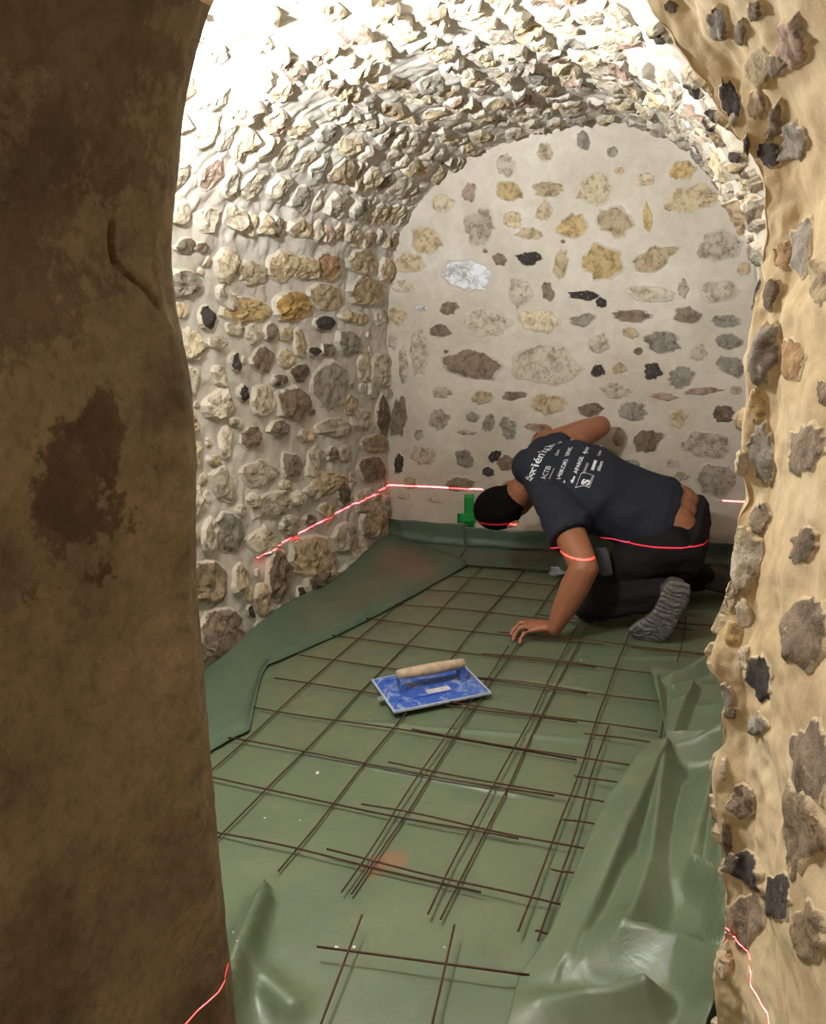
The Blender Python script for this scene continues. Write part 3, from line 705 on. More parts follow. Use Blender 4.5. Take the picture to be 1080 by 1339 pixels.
# first sheet on the left
mesh_sheet('left sheet of rusty wire mesh running from the strip fold past the blue float',
           [0.0, .2, .4, .594, .806], ([.19, -.08, -.075, -.09, -.1], [1.95, 2.18, 2.2, 2.2, 2.2]),
           [0.0, .2, .4, .6, .8, 1.0, 1.2, 1.4, 1.6, 1.8, 2.0, 2.19], ([.12, 0., -.06, -.10, -.13, -.14, -.12, -.06, -.02, .05, .09, .12], [.862, .893, .935, .955, .918, .913, .905, .90, .9, .9, .9, .9]), .010)
mesh_sheet('middle sheet of rusty wire mesh lapping over the left sheet, partly under the hand',
           [.572, .776, .972], ([-.098, -.101, -.091], [1.30, 1.56, 1.70]),
           [.012, .208, .41, .60, .805, 1.0, 1.2, 1.41, 1.62], ([.48, .48, .467, .463, .47, .50, .5, .5, .6], [1.05, 1.07, 1.095, 1.136, 1.15, 1.16, 1.17, 1.27, 1.2]), .017, lift=.005)
mesh_sheet('right sheet of rusty wire mesh with short stub ends beside the big flap',
           [1.012, 1.165], ([-.104, .70], [.80, 1.75]),
           [-.085, .113, .305, .503, .735, 1.39, 1.67], ([1.002, .99, .978, .967, .952, 1.0, 1.0], [1.035, 1.085, 1.13, 1.17, 1.24, 1.29, 1.29]), .021, skew=0.0, lift=.004)
# front offcut standing a little proud of the sheet
e = empty('wire_mesh', (.8, -.25, 0), label='small offcut of rusty wire mesh raised off the membrane at the front', category='wire mesh', group='rusty wire mesh sheets on the floor')
for a, b_ in [((.607, -.272, .034), (1.02, -.205, .034)), ((.658, -.17, .040), (.71, -.52, .022)), ((.848, -.135, .040), (.905, -.50, .022)), ((1.01, -.30, .02), (1.06, -.29, .02))]:
    V, F = tube([tuple(np.array(a)+(np.array(b_)-np.array(a))*f) for f in np.linspace(0, 1, 8)], WR, 6)
    V = [v-Vector(e.location) for v in V]; obj('wire', V, F, M_RUST, e)

# ------------------------------------------------------------------ float (taloche)
c1, c2, c3, c4 = [Vector(on_plane(x, y, 2, .034)) for x, y in ((486, 887), (603, 864), (644, 904), (514, 928))]
ctr = (c1+c2+c3+c4)/4; ex = ((c2-c1)+(c3-c4)).normalized(); ey = Vector((0, 0, 1)).cross(ex).normalized()
Lx = ((c2-c1).length+(c3-c4).length)/4; Ly = ((c4-c1).length+(c3-c2).length)/4
zt = .034
tro = empty('plastering_float', (ctr.x, ctr.y, zt-.012), label='dusty blue plastic plastering float lying on the wire mesh', category='float')
tro.rotation_euler = (0, 0, math.atan2(ex.y, ex.x))
def lobj(name, V, F, mat, parent, smooth=False): return obj(name, V, F, mat, parent, smooth)
def frustum_box(x0, x1, y0, y1, z0, z1, inset=0.0):
    V = [(x0, y0, z0), (x1, y0, z0), (x1, y1, z0), (x0, y1, z0), (x0+inset, y0+inset, z1), (x1-inset, y0+inset, z1), (x1-inset, y1-inset, z1), (x0+inset, y1-inset, z1)]
    F = [(3, 2, 1, 0), (4, 5, 6, 7), (0, 1, 5, 4), (1, 2, 6, 5), (2, 3, 7, 6), (3, 0, 4, 7)]
    return V, F
lobj('blade', *frustum_box(-Lx, Lx, -Ly, Ly, 0, .007), M_DUSTB, tro)
bl = lobj('face_plate', *frustum_box(-Lx+.006, Lx-.006, -Ly+.006, Ly-.006, .007, .013, .012), M_BLUE, tro)
for s_ in (-1, 1):
    rib = lobj('rib', *frustum_box(-Lx*.82, Lx*.82, s_*Ly*.62-.003, s_*Ly*.62+.003, .013, .017, .001), M_BLUE, tro)
def post(xc):
    bm = bmesh.new(); prof = [(-.030, .013), (.030, .013), (.022, .03), (.017, .062), (-.017, .062), (-.022, .03)]
    a = [bm.verts.new((xc-.009, y, z)) for y, z in prof]; b_ = [bm.verts.new((xc+.009, y, z)) for y, z in prof]
    bm.faces.new(a[::-1]); bm.faces.new(b_)
    for i in range(6): bm.faces.new((a[i], a[(i+1) % 6], b_[(i+1) % 6], b_[i]))
    bmesh.ops.bevel(bm, geom=bm.edges[:], offset=.003, segments=2, affect='EDGES')
    me = bpy.data.meshes.new('handle_post'); bm.to_mesh(me); bm.free(); me.materials.append(M_BLUE)
    o = bpy.data.objects.new('handle_post', me); COL.objects.link(o); o.parent = tro; return o
post(-.10); post(.112)
hv = []; hf = []
prf = [(-.112, .006), (-.110, .0175), (-.08, .0195), (-.03, .021), (.01, .0215), (.05, .021), (.095, .0195), (.122, .0175), (.124, .006)]
for i, (x, r) in enumerate(prf):
    for j in range(14): th = j/14*2*math.pi; hv.append((x, math.cos(th)*r, .066+math.sin(th)*r*.9))
for i in range(len(prf)-1):
    for j in range(14): hf.append((i*14+j, (i+1)*14+j, (i+1)*14+(j+1) % 14, i*14+(j+1) % 14))
hf.append(tuple(range(14))); hf.append(tuple(range(len(prf)*14-1, len(prf)*14-15, -1)))
o = lobj('handle', hv, hf, M_GRIP, tro, True); o['label'] = 'handle grip caked with beige mortar'
o = lobj('sticker', *frustum_box(-.03, .05, -Ly*.52, -Ly*.52+.028, .0128, .0140), simple('sticker_paper', s2l((205, 196, 200)), .7, 0, 60, .3), tro); o['label'] = 'worn whitish label'
bm = bmesh.new()
ring = [(-Lx-.022, -Ly*.15-.012), (-Lx+.004, -Ly*.15-.012), (-Lx+.004, -Ly*.15+.014), (-Lx-.018, -Ly*.15+.014)]
cx_, cy_ = -Lx-.009, -Ly*.15+.001
hole = [(cx_+.006*math.cos(a), cy_+.006*math.sin(a)) for a in [(-135+90*i)*math.pi/180 for i in range(4)]]
vs = [[bm.verts.new((x, y, z)) for x, y in lst] for z in (.002, .005) for lst in (ring, hole)]
lo, lh, uo, uh = vs[0], vs[1], vs[2], vs[3]
for i in range(4):
    j = (i+1) % 4
    bm.faces.new((uo[i], uo[j], uh[j], uh[i])); bm.faces.new((lo[j], lo[i], lh[i], lh[j])); bm.faces.new((lo[i], lo[j], uo[j], uo[i])); bm.faces.new((lh[j], lh[i], uh[i], uh[j]))
me = bpy.data.meshes.new('hanging_tab'); bm.to_mesh(me); bm.free(); me.materials.append(M_TAPEW)
o = bpy.data.objects.new('hanging_tab', me); COL.objects.link(o); o.parent = tro

# ------------------------------------------------------------------ tape, wrapper, crumbs
tp = empty('green_tape', on_plane(610, 660, 1, 2.383), label='short pieces of bright green tape stuck on the back wall by the head', category='tape')
def strip(x0, y0, x1, y1, yp):
    n = 8; V = []; F = []
    for i in range(n):
        for j in range(5):
            p = on_plane(x0+(x1-x0)*j/4+random.uniform(-.4, .4)*(i in (0, n-1)), y0+(y1-y0)*i/(n-1), 1, yp)
            q = B_BACK.ray_cast(Vector((p[0], 2.2, p[2])), Vector((0, 1, 0)), .4)[0]
            p[1] = q.y-.004+yp-2.383; V.append(Vector(p)-Vector(tp.location))
    for i in range(n-1):
        for j in range(4): F.append((i*5+j, i*5+j+1, (i+1)*5+j+1, (i+1)*5+j))
    o = obj('tape_strip', V, F, M_TAPE, tp); sheet_thick(o, .0006)
strip(606, 647, 619, 690, 2.383); strip(597, 672, 621, 684, 2.380)
bm = bmesh.new(); bmesh.ops.create_icosphere(bm, subdivisions=3, radius=1)
for v in bm.verts:
    k = .7+.6*float(vnoise(np.array(v.co)[None], 2.2, 3)[0]); v.co = Vector((v.co.x*.05*k, v.co.y*.03*k, v.co.z*.022*k))
me = bpy.data.meshes.new('plastic_wrapper'); bm.to_mesh(me); bm.free(); me.materials.append(M_WRAP)
wp = bpy.data.objects.new('plastic_wrapper', me); COL.objects.link(wp); p = on_plane(728, 748, 2, .03); wp.location = (p[0], p[1], .032); wp.rotation_euler = (0, 0, -.6)
wp['label'] = 'crumpled clear plastic wrapper on the mesh behind the planted arm'; wp['category'] = 'wrapper'
for px, py, s_, lb in [(346, 1068, .004, 'tiny white crumb on the membrane, left of two in the front row of mesh cells'), (392, 1071, .003, 'tiny white crumb on the membrane, right of two in the front row of mesh cells'),
        (415, 1010, .006, 'largest white plaster crumb, alone in a cell below the blue float'), (308, 1243, .003, 'tiny white crumb beside the standing pleat near the left jamb'), (760, 862, .004, 'small pale crumb on the membrane right of the planted hand'),
        (463, 1238, .005, 'white crumb touching the right side of the offcut mesh crossing'), (440, 1238, .005, 'white crumb touching the left side of the offcut mesh crossing'), (581, 1237, .003, 'tiny white crumb near the second upright wire of the offcut'),
        (316, 1283, .003, 'tiny white crumb low beside the left jamb, nearest the camera')]:
    p = on_plane(px, py, 2, .006)
    bm = bmesh.new(); bmesh.ops.create_icosphere(bm, subdivisions=1, radius=s_)
    for v in bm.verts: v.co *= random.uniform(.6, 1.2); v.co.z *= .6
    me = bpy.data.meshes.new('plaster_crumb'); bm.to_mesh(me); bm.free(); me.materials.append(M_CRUMB)
    o = bpy.data.objects.new('plaster_crumb', me); COL.objects.link(o); o.location = (p[0], p[1], zsheet(p[0], p[1])+s_*.4)
    o['label'] = lb; o['category'] = 'crumb'; o['group'] = 'plaster crumbs on the membrane'

# ------------------------------------------------------------------ person
V3 = Vector
class Blob:
    def __init__(s): s.V = []; s.F = []
    def add(s, V, F): o = len(s.V); s.V += [Vector(v) for v in V]; s.F += [tuple(i+o for i in f) for f in F]
    def limb(s, pts, rad, k=16, flat=None):
        """tapered tube with rounded ends; rad may be a number or (rx, ry) along flat axes"""
        P = [V3(p) for p in pts]; R = list(rad)
        d0 = (P[0]-P[1]).normalized(); d1 = (P[-1]-P[-2]).normalized()
        rr_ = lambda r: r if not isinstance(r, tuple) else max(r)*.8
        sc1 = lambda r, f: r*f if not isinstance(r, tuple) else (r[0]*f, r[1]*f)
        head = [(P[0]+d0*rr_(R[0])*a, sc1(R[0], b_)) for a, b_ in ((.97, .2), (.8, .6), (.5, .87))]
        tail = [(P[-1]+d1*rr_(R[-1])*a, sc1(R[-1], b_)) for a, b_ in ((.5, .87), (.8, .6), (.97, .2))]
        seq = head+list(zip(P, R))+tail; V = []; F = []
        for i, (p, r) in enumerate(seq):
            d = (seq[min(i+1, len(seq)-1)][0]-seq[max(i-1, 0)][0]).normalized()
            a = (flat-d*flat.dot(d)).normalized() if flat is not None else d.orthogonal().normalized()
            b_ = d.cross(a); ra, rb = (r, r) if not isinstance(r, tuple) else r
            for j in range(k):
                th = j/k*2*math.pi; V.append(p+a*math.cos(th)*ra+b_*math.sin(th)*rb)
        n = len(seq)
        for i in range(n-1):
            for j in range(k): F.append((i*k+j, i*k+(j+1) % k, (i+1)*k+(j+1) % k, (i+1)*k+j))
        F.append(tuple(range(k-1, -1, -1))); F.append(tuple((n-1)*k+j for j in range(k))); s.add(V, F)
    def loft(s, secs, k=32, pw=2.3):
        """secs: (centre, half-width vector, half-depth vector)"""
        V = []; F = []
        for c, w_, d in secs:
            for j in range(k):
                th = j/k*2*math.pi; cc, ss = math.cos(th), math.sin(th)
                f = (abs(cc)**pw+abs(ss)**pw)**(-1/pw); V.append(V3(c)+V3(w_)*cc*f+V3(d)*ss*f)
        n = len(secs)
        for i in range(n-1):
            for j in range(k): F.append((i*k+j, i*k+(j+1) % k, (i+1)*k+(j+1) % k, (i+1)*k+j))
        F.append(tuple(range(k-1, -1, -1))); F.append(tuple((n-1)*k+j for j in range(k))); s.add(V, F)
    def ell(s, c, ax, k=20):
        a, b_, d = [V3(x) for x in ax]; V = []; F = []; m_ = k//2
        for i in range(1, m_):
            ph = i/m_*math.pi
            for j in range(k): th = j/k*2*math.pi; V.append(V3(c)+a*math.sin(ph)*math.cos(th)+b_*math.sin(ph)*math.sin(th)+d*math.cos(ph))
        V.append(V3(c)+d); V.append(V3(c)-d); t0 = len(V)-2
        for i in range(m_-2):
            for j in range(k): F.append((i*k+j, i*k+(j+1) % k, (i+1)*k+(j+1) % k, (i+1)*k+j))
        for j in range(k): F.append((t0, (j+1) % k, j)); F.append((t0+1, (m_-2)*k+j, (m_-2)*k+(j+1) % k))
        s.add(V, F)
    def build(s, name, mat, parent, voxel=.005, smooth=6, disp=None, loc=(0, 0, 0)):
        me = bpy.data.meshes.new(name+'_raw'); me.from_pydata([tuple(v) for v in s.V], [], s.F)
        bm = bmesh.new(); bm.from_mesh(me)
        bmesh.ops.recalc_face_normals(bm, faces=bm.faces[:]); bm.to_mesh(me); bm.free()
        o = bpy.data.objects.new(name, me); COL.objects.link(o)
        md = o.modifiers.new('r', 'REMESH'); md.mode = 'VOXEL'; md.voxel_size = voxel; md.use_smooth_shade = True
        if smooth: ms = o.modifiers.new('s', 'SMOOTH'); ms.factor = .5; ms.iterations = smooth
        dg = bpy.context.evaluated_depsgraph_get(); me2 = bpy.data.meshes.new_from_object(o.evaluated_get(dg))
        o.modifiers.clear(); o.data = me2; me2.name = name; bpy.data.meshes.remove(me)
        me2.materials.clear(); me2.materials.append(mat)
        if disp:
            n = len(me2.vertices); C_ = np.zeros(n*3, np.float32); me2.vertices.foreach_get('co', C_); C_ = C_.reshape(-1, 3).astype(float)
            Nr = np.zeros(n*3, np.float32); me2.vertices.foreach_get('normal', Nr); Nr = Nr.reshape(-1, 3)
            C_ += Nr*disp(C_)[:, None]; me2.vertices.foreach_set('co', C_.astype(np.float32).ravel())
        me2.polygons.foreach_set('use_smooth', [True]*len(me2.polygons)); me2.update()
        if parent: o.parent = parent
        o.location = -Vector(parent.location) if parent else (0, 0, 0)
        return o
man = empty('person', (.9, 1.75, 0), label='man kneeling on the wire mesh in navy shirt and black trousers, head down', category='person')

shN, shF = V3((.685, 1.625, .475)), V3((.575, 1.955, .615))         # near (left) and far (right) shoulder joints
elN, wrN = V3((.825, 1.415, .305)), V3((.718, 1.415, .062))
elF, wrF = V3((.745, 2.20, .700)), V3((.525, 2.27, .640))
hpN, hpF = V3((1.045, 1.70, .36)), V3((1.05, 1.92, .44))
knN, anN = V3((.80, 1.66, .075)), V3((1.11, 1.56, .185))
knF, anF = V3((.86, 2.02, .075)), V3((1.24, 2.08, .09))
ms = (shN+shF)/2; mh = (hpN+hpF)/2
sp_ = (ms-mh).normalized(); sx = (shF-shN).normalized(); bn = sx.cross(sp_).normalized()   # back normal
if bn.z < 0: bn = -bn
hx = (hpF-hpN).normalized()
head_c = V3((.405, 1.86, .402)); crown = V3((-.86, .10, -.42)).normalized()
face = V3((-.05, .80, -.42)); face = (face-crown*face.dot(crown)).normalized(); earv = crown.cross(face).normalized()
if earv.y > 0: earv = -earv                                                   # left ear side, towards the camera
def torso(secs_off=0.0, wk=1.0):
    out_ = []
    for f, hw, hd, dn, sh in ((-.12, .150, .115, 0, 1), (0.0, .165, .125, .0, 1), (.18, .158, .115, .005, 1), (.4, .152, .108, .02, 1), (.62, .168, .115, .035, 1), (.82, .182, .115, .035, 1), (.97, .165, .095, .02, 1), (1.08, .10, .065, .01, 1)):
        c = mh+(ms-mh)*f+bn*dn; ax = (hx*(1-max(0, min(1, f)))+sx*max(0, min(1, f))).normalized()
        nn = ax.cross(sp_).normalized(); nn = nn if nn.dot(bn) > 0 else -nn
        out_.append((c, ax*(hw*wk+secs_off), nn*(hd+secs_off)))
    return out_
def hand(B, wr, knuckles, fingers, thumb, palm_n, r=.0095):
    B.limb([wr, ((wr*2+knuckles[1]+knuckles[2])/4+palm_n*.002), (knuckles[1]+knuckles[2])/2], [(.026, .018), (.036, .016), (.036, .012)], 14, flat=(knuckles[3]-knuckles[0]))
    for i, k in enumerate(knuckles):
        B.limb([wr*.45+k*.55, k], [.011, .0115], 10)
        q = [k]+fingers[i]
        B.limb(q, [.0122*(1 if i < 3 else .88), .0114*(1 if i < 3 else .88), .0104*(1 if i < 3 else .88), .0090*(1 if i < 3 else .88)], 10)
    B.limb([wr*.7+knuckles[0]*.3]+thumb, [.017, .0135, .0115, .0095], 10)
body = Blob()
body.loft(torso(-.012))
for f, hw in ((0, 0),): pass
# neck and head
nb_ = ms+sp_*.055+bn*.01
body.limb([nb_, (nb_+head_c)/2+bn*.01, head_c-crown*.05-face*.02], [.062, .056, .058], 18)
body.ell(head_c+crown*.015-face*.008, (face*.093, earv*.075, crown*.098))
body.ell(head_c-crown*.045+face*.028, (face*.062, earv*.056, crown*.068))
body.ell(head_c-crown*.092+face*.055, (face*.028, earv*.03, crown*.022))        # chin
body.limb([head_c+crown*.012+face*.083, head_c-crown*.03+face*.108], [.009, .015], 8)   # nose
body.ell(head_c-crown*.066+face*.080, (face*.014, earv*.024, crown*.010))        # mouth
body.ell(head_c+crown*.022+face*.078, (face*.016, earv*.05, crown*.012))        # brow
for s_ in (-1, 1):
    ec = head_c+earv*s_*.078-face*.012-crown*.012
    if s_ < 0: ec = ec+face*.035-crown*.01
    body.ell(ec+earv*s_*.012-face*.004-crown*.012, ((face*.6+crown*.2-earv*s_*.4).normalized()*.019, earv*s_*.012, crown*.033))
# arms
body.limb([shN-sx*.0, shN+(elN-shN)*.4, elN], [.066, .062, .052], 18)
body.limb([elN, elN+(wrN-elN)*.3, elN+(wrN-elN)*.72, wrN], [.052, .054, .043, (.036, .030)], 18, flat=V3((0, 1, 0)))
body.limb([shF, shF+(elF-shF)*.5, elF], [.060, .056, .048], 18)
body.limb([elF, elF+(wrF-elF)*.35, wrF], [.047, .047, .032], 18)
Z0 = .016
knk = [V3((.632, 1.462, .056)), V3((.622, 1.440, .060)), V3((.624, 1.414, .057)), V3((.636, 1.390, .050))]
fng = [[V3((.594, 1.464, .052)), V3((.573, 1.458, .034)), V3((.562, 1.450, Z0))],
       [V3((.580, 1.430, .058)), V3((.560, 1.416, .036)), V3((.553, 1.404, Z0))],
       [V3((.588, 1.396, .052)), V3((.574, 1.376, .032)), V3((.571, 1.364, Z0))],
       [V3((.610, 1.366, .044)), V3((.603, 1.350, .028)), V3((.603, 1.342, Z0))]]
hand(body, wrN, knk, fng, [V3((.665, 1.482, .034)), V3((.635, 1.500, .024)), V3((.612, 1.504, .017))], V3((0, 0, 1)))
kf = [V3((.462, 2.315, .648)), V3((.452, 2.300, .628)), V3((.450, 2.285, .606)), V3((.456, 2.268, .586))]
ff = [[V3((.432, 2.345, .640)), V3((.418, 2.362, .626)), V3((.412, 2.372, .610))],
      [V3((.420, 2.335, .612)), V3((.408, 2.356, .596)), V3((.405, 2.370, .580))],
      [V3((.422, 2.318, .586)), V3((.412, 2.340, .568)), V3((.412, 2.358, .552))],
      [V3((.432, 2.300, .566)), V3((.424, 2.320, .550)), V3((.424, 2.336, .536))]]
hand(body, wrF, kf, ff, [V3((.492, 2.325, .665)), V3((.470, 2.352, .672)), V3((.452, 2.370, .672))], V3((0, -1, 0)))
# legs and feet inside the clothes
body.limb([hpN-sp_*.05-V3((0, 0, .02)), hpN*.6+knN*.4, knN], [.07, .066, .048], 18); body.limb([knN, knN*.6+anN*.4, anN], [.05, .048, .034], 16)
body.limb([hpF-sp_*.05-V3((0, 0, .02)), hpF*.6+knF*.4, knF], [.07, .066, .048], 18); body.limb([knF, knF*.6+anF*.4, anF], [.05, .048, .034], 16)
body.limb([anN, V3((1.06, 1.55, .06))], [.035, .03], 12); body.limb([anF, anF+V3((.1, .02, -.03))], [.035, .028], 12)
# lower back and buttock skin above the belt
body.ell(mh+bn*.012+hx*.07-sp_*.045, (hx*.085, bn*.112, sp_*.105)); body.ell(mh+bn*.012-hx*.07-sp_*.045, (hx*.085, bn*.112, sp_*.105))
body.ell(mh+bn*.010-sp_*.045, (hx*.10, bn*.112, sp_*.105))
bo = body.build('body', M_SKIN, man, .0042, 4)
# eyes
for s_ in (-1, 1):
    B = Blob(); B.ell(head_c+crown*.002+face*.082+earv*s_*.031, (face*.011, earv*.013, crown*.009), 12)
    o = obj('eye', [v-Vector(man.location) for v in B.V], B.F, M_EYE, man)
# nails of the near hand
# hair: close-cropped cap over cranium and nape
hb = Blob()
hb.ell(head_c+crown*.022-face*.014, (face*.104, earv*.093, crown*.110), 26)
hb.ell(head_c-crown*.040-face*.036, (face*.064, earv*.074, crown*.072), 22)
hb.build('hair', M_HAIR, man, .004, 5, lambda P: .0012*vnoise(P, 220, 2))

# shirt
def folds(P):
    Q = P-np.array(mh); a = Q@np.array(sp_); b_ = Q@np.array(sx); c = Q@np.array(bn)
    near = np.clip((-b_-.02)/.12, 0, 1)
    return (.006*fbm(P, 10, 3, 5)+.004*ridged(P*np.array([1, .6, 1]), 8, 2, 6)+.009*near*np.sin((a*1.0+b_*.9)*46+3*vnoise(P, 9, 4))*np.clip(1.0-np.abs(a-.22)/.28, 0, 1)
            + .0045*np.clip(1-np.abs(a-.02)/.10, 0, 1)*np.sin(b_*60+2*vnoise(P, 8, 3)))
sb = Blob(); tsec = torso(.016, 1.04)
c0_, w0_, d0_ = tsec[0]
tsec = [(c0_+sp_*.012, w0_*1.0, d0_*1.0)]+tsec[1:]
# belly cloth hanging down near side
sb.loft(tsec)
sb.loft([(c-bn*.035-sx*.012, w_*.92, d*.86) for c, w_, d in tsec[:5]])
def sleeve(sh, el, f, r0, r1, inner):
    d = (el-sh); e_ = sh+d*f; ax = d.normalized()
    a = ax.orthogonal().normalized(); b_ = ax.cross(a)
    sb.loft([(sh-ax*.03+inner*.02, a*(r0*.9), b_*(r0*.9)), (sh+d*.15, a*r0, b_*r0), (sh+d*f*.7, a*(r0*.5+r1*.5), b_*(r0*.5+r1*.5)), (e_, a*r1, b_*r1)], 24, 2.0)
    sb.ell(sh, (a*r0, b_*r0, ax*r0*.95))
sleeve(shN, elN, .52, .088, .084, (ms-shN).normalized())
sleeve(shF, elF, .30, .078, .064, (ms-shF).normalized())
sb.limb([ms+sp_*.02+bn*.012, nb_+bn*.006+sp_*.045], [.098, .078], 20)
sb.limb([shN+sp_*.02, ms+sp_*.06, shF+sp_*.02], [.070, .080, .070], 20)
shirt = sb.build('shirt', M_SHIRT, man, .005, 5, folds)

# trousers
tb = Blob()
wdn = (-sp_)
tb.loft([(mh+sp_*.005-bn*.060, hx*.190, bn*.100-sp_*.10), (mh-sp_*.055-bn*.035, hx*.195, bn*.128-sp_*.055), (mh-sp_*.115-bn*.026, hx*.192, bn*.138-sp_*.02), (mh-sp_*.165-bn*.04, hx*.170, bn*.115), (mh-sp_*.195-bn*.06, hx*.12, bn*.07)])
for hp, kn, an in ((hpN, knN, anN), (hpF, knF, anF)):
    tb.limb([hp-sp_*.045-V3((0, 0, .015)), hp*.6+kn*.4+V3((0, 0, -.005)), kn], [.102, .098, .070], 20)
    tb.limb([kn, kn*.62+an*.38, an*.92+kn*.08], [.068, .066, .056], 18)
def pfold(P): return .008*fbm(P, 11, 3, 8)+.006*ridged(P*np.array([.5, 1, 1.6]), 9, 2, 12)+.005*np.sin(P[:, 2]*75+5*vnoise(P, 7, 2))*np.clip((.36-P[:, 2])/.2, 0, 1)
tb.build('trousers', M_PANTS, man, .0052, 5, pfold)
# belt band
# pocket on the near thigh
pc = Blob(); pcn = V3(on_plane(790, 735, 1, 1.575)); up_ = V3((-.25, .1, 1)).normalized(); wd_ = V3((1, .1, .2)).normalized()
nn_ = wd_.cross(up_).normalized()
pc.loft([(pcn+up_*.055, wd_*.020, nn_*.008), (pcn+up_*.02, wd_*.026, nn_*.012), (pcn-up_*.045, wd_*.024, nn_*.012), (pcn-up_*.055, wd_*.018, nn_*.008)], 16, 4)
pc.build('tool_pouch', M_POCKET, man, .004, 2)['label'] = 'small grey pouch hanging at the belt'

# near boot: sole seen from behind, heel up, toes tucked on the ground
tr_ = [(V3((1.152, 1.468, .262)), .030), (V3((1.148, 1.466, .240)), .041), (V3((1.138, 1.468, .200)), .045), (V3((1.120, 1.474, .150)), .040), (V3((1.100, 1.482, .105)), .042), (V3((1.080, 1.492, .070)), .052), (V3((1.055, 1.503, .046)), .054), (V3((1.018, 1.512, .033)), .045), (V3((.99, 1.520, .030)), .030)]
Nf = V3((.28, -.95, .05)).normalized()
def boot_frames():
    out_ = []
    for i, (p, hw) in enumerate(tr_):
        d = (tr_[max(i-1, 0)][0]-tr_[min(i+1, len(tr_)-1)][0]).normalized()
        f = max(0, (i-5)/3); nrm = (Nf*(1-.45*f)+V3((0, 0, -1))*(.55*f)).normalized()
        nrm = (nrm-d*nrm.dot(d)).normalized(); out_.append((p, hw, d, nrm, d.cross(nrm).normalized()))
    return out_
BF = boot_frames(); ub = Blob(); so = Blob()
so.loft([(p, w_*hw*1.12, nrm*.013) for p, hw, d, nrm, w_ in BF], 28, 3.2)
tops = [.055, .07, .075, .07, .06, .05, .045, .036, .022]
ub.loft([(p-nrm*(.006+t_*.5), w_*hw*.9, nrm*t_*.6) for (p, hw, d, nrm, w_), t_ in zip(BF, tops)], 24, 2.4)
ub.limb([V3((1.135, 1.53, .19)), V3((1.075, 1.585, .175))], [.048, .052], 18)
boot = ub.build('boot', M_UPPER, man, .0045, 4)
sole = so.build('sole', M_SOLE, man, .003, 2, lambda P: .0022*np.tanh(4*np.sin((P[:, 2]*.9+P[:, 0]*.35)*330+5*vnoise(P, 30, 3)))*(np.abs(vnoise(P, 40, 5)) > .15)+.003*fbm(P, 50, 3, 6))
sole.parent = boot; sole.location = (0, 0, 0); sole['label'] = 'worn grey lugged rubber sole'
u2 = Blob(); u2.loft([(anF+V3((-.05, 0, .0)), V3((0, .045, 0)), V3((0, 0, .05))), (anF+V3((.03, 0, -.01)), V3((0, .05, 0)), V3((0, 0, .055))), (anF+V3((.12, .0, -.035)), V3((0, .05, 0)), V3((0, 0, .035))), (anF+V3((.15, .0, -.05)), V3((0, .03, 0)), V3((0, 0, .02)))], 20, 2.6)
u2.build('boot', M_UPPER, man, .006, 4)

# shirt prints: letters laid on the back of the shirt
dg = bpy.context.evaluated_depsgraph_get()
sv = [tuple(v.co) for v in shirt.data.vertices]; sf = [tuple(p.vertices) for p in shirt.data.polygons]
B_SH = BVHTree.FromPolygons(sv, sf)
def print_mesh(V2, F2, anchor_px, size, rot, arc=0.0):
    """lay a flat drawing (u along, v up) on the shirt at the place where the photograph shows it"""
    d = Vector(pix_ray(*anchor_px)); loc, nn, i, dist = B_SH.ray_cast(Vector(CAM), d)
    if loc is None: return None
    u0 = (sx*math.cos(rot)+sp_*math.sin(rot)).normalized(); nrm = bn
    u0 = (u0-nrm*u0.dot(nrm)).normalized(); v0 = nrm.cross(u0).normalized()
    V = []
    for x, y in V2:
        yy = y*size-arc*(x*size)**2
        q = loc+u0*(x*size)+v0*yy
        h = B_SH.ray_cast(q+nrm*.08, -nrm, .2)[0]
        h = h if h is not None else q
        V.append(h+nrm*.0028-Vector(man.location))
    o = obj('shirt_print', V, F2, M_PRINT, shirt, smooth=False); o.location = Vector(man.location)
    return o
def text_mesh(s_, shear=0.0, bold=0.0):
    cu = bpy.data.curves.new('txt', 'FONT'); cu.body = s_; cu.size = 1.0; cu.align_x = 'LEFT'; cu.offset = bold; cu.shear = shear; cu.resolution_u = 3
    o = bpy.data.objects.new('txt', cu); COL.objects.link(o); g = bpy.context.evaluated_depsgraph_get()
    g.update(); me = bpy.data.meshes.new_from_object(o.evaluated_get(g))
    bm = bmesh.new(); bm.from_mesh(me); bmesh.ops.triangulate(bm, faces=bm.faces[:])
    V2 = [(v.co.x, v.co.y) for v in bm.verts]; F2 = [tuple(v.index for v in f.verts) for f in bm.faces]
    bm.free(); bpy.data.objects.remove(o); bpy.data.curves.remove(cu); bpy.data.meshes.remove(me); return V2, F2
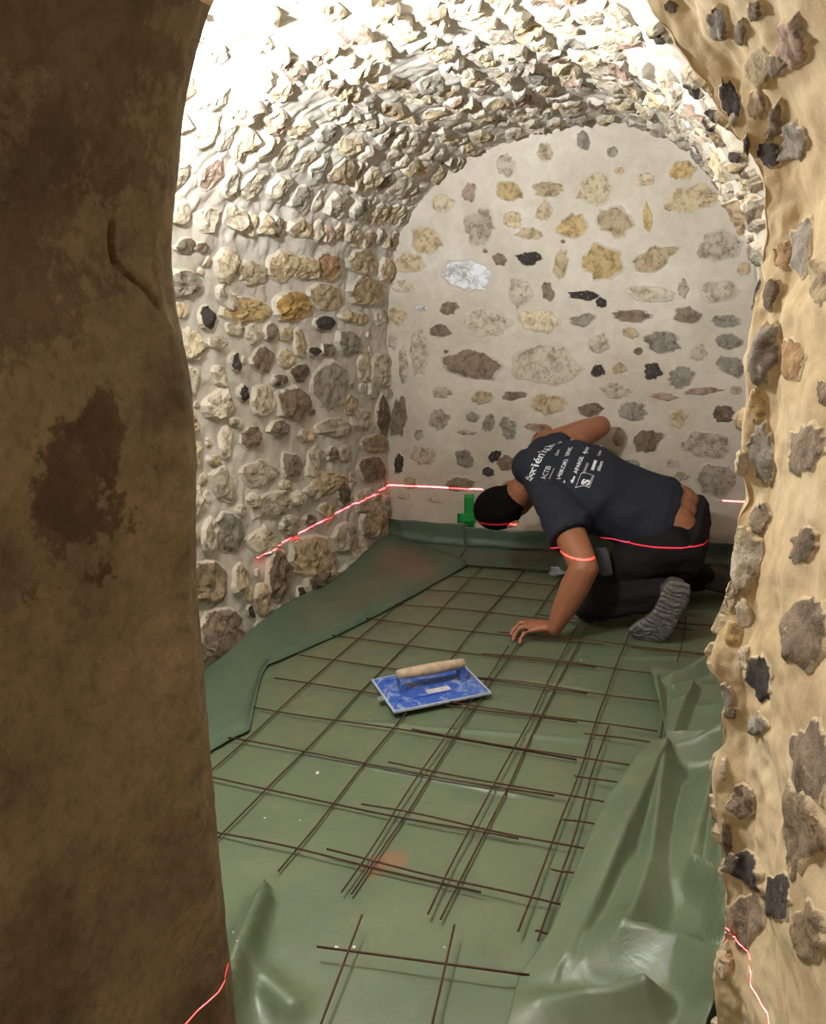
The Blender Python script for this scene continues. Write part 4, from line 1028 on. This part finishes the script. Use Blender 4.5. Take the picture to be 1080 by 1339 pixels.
def boxes(lst):
    V2 = []; F2 = []
    for (x0, y0, x1, y1) in lst:
        n = len(V2) 
        nx, ny = max(1, int((x1-x0)/.12)), max(1, int((y1-y0)/.12))
        V2 += [(x0+(x1-x0)*i/nx, y0+(y1-y0)*j/ny) for i in range(nx+1) for j in range(ny+1)]
        F2 += [(n+i*(ny+1)+j, n+(i+1)*(ny+1)+j, n+(i+1)*(ny+1)+j+1, n+i*(ny+1)+j+1) for i in range(nx) for j in range(ny)]
    return V2, F2
TX = [('#rién\u2019n riélo', (694, 630), .046, -.42, .0, .012), ('ACTB', (713, 627), .028, -.33, .0, 0), ('HIKOKI', (732, 628), .022, -.33, .2, .02), ('APARGE', (754, 620), .021, -.33, .2, .02),
      ('sikkens', (784, 617), .020, -.30, 0, .02), ('f iomon', (784, 597), .016, -.30, 0, .01), ('4pros', (766, 595), .024, -.33, .2, .01), ("10'NIC", (743, 597), .020, -.33, 0, .02), ('Deux', (729, 597), .019, -.25, .3, 0), ('Jaz', (733, 580), .019, -.25, .3, 0)]
for s_, ap, sz, rot, shr, bd in TX:
    V2, F2 = text_mesh(s_, shr, bd); print_mesh(V2, F2, ap, sz, rot, arc=.0)
V2, F2 = text_mesh('L', .3, .03); print_mesh(V2, F2, (748, 633), .048, -.33)
V2, F2 = text_mesh('S', 0, .05); print_mesh(V2, F2, (769, 636), .040, -.33)
print_mesh(*boxes([(-.1, -.15, 1.0, -.11), (-.1, .95, 1.0, .99), (-.1, -.15, -.06, .99), (.96, -.15, 1.0, .99), (.35, -.05, .9, .0)]), (769, 636), .044, -.33)
print_mesh(*boxes([(0, 0, 1.6, .32)]), (776, 616), .035, -.30)
print_mesh(*boxes([(0, 0, 1.6, .05)]), (718, 627), .040, -.33)
print_mesh(*boxes([(0, 0, 1.6, .05), (0, -.15, 1.6, -.10)]), (762, 620), .034, -.33)
print_mesh(*boxes([(0, 0, 1.2, .08), (0, .6, 1.2, .7), (0, 0, .15, .7), (1.05, .3, 1.2, .7), (.4, .2, .7, .5)]), (750, 576), .016, .05)
print_mesh(*boxes([(0, 0, 1.2, .15), (0, .6, 1.2, .7), (0, 0, .25, .7), (.9, 0, 1.2, .7)]), (770, 579), .018, .05)
print_mesh(*boxes([(0, 0, 1.2, .15), (0, .6, 1.2, .7), (0, 0, .25, .7), (.9, 0, 1.2, .7), (.4, .25, .7, .45)]), (788, 585), .018, .05)
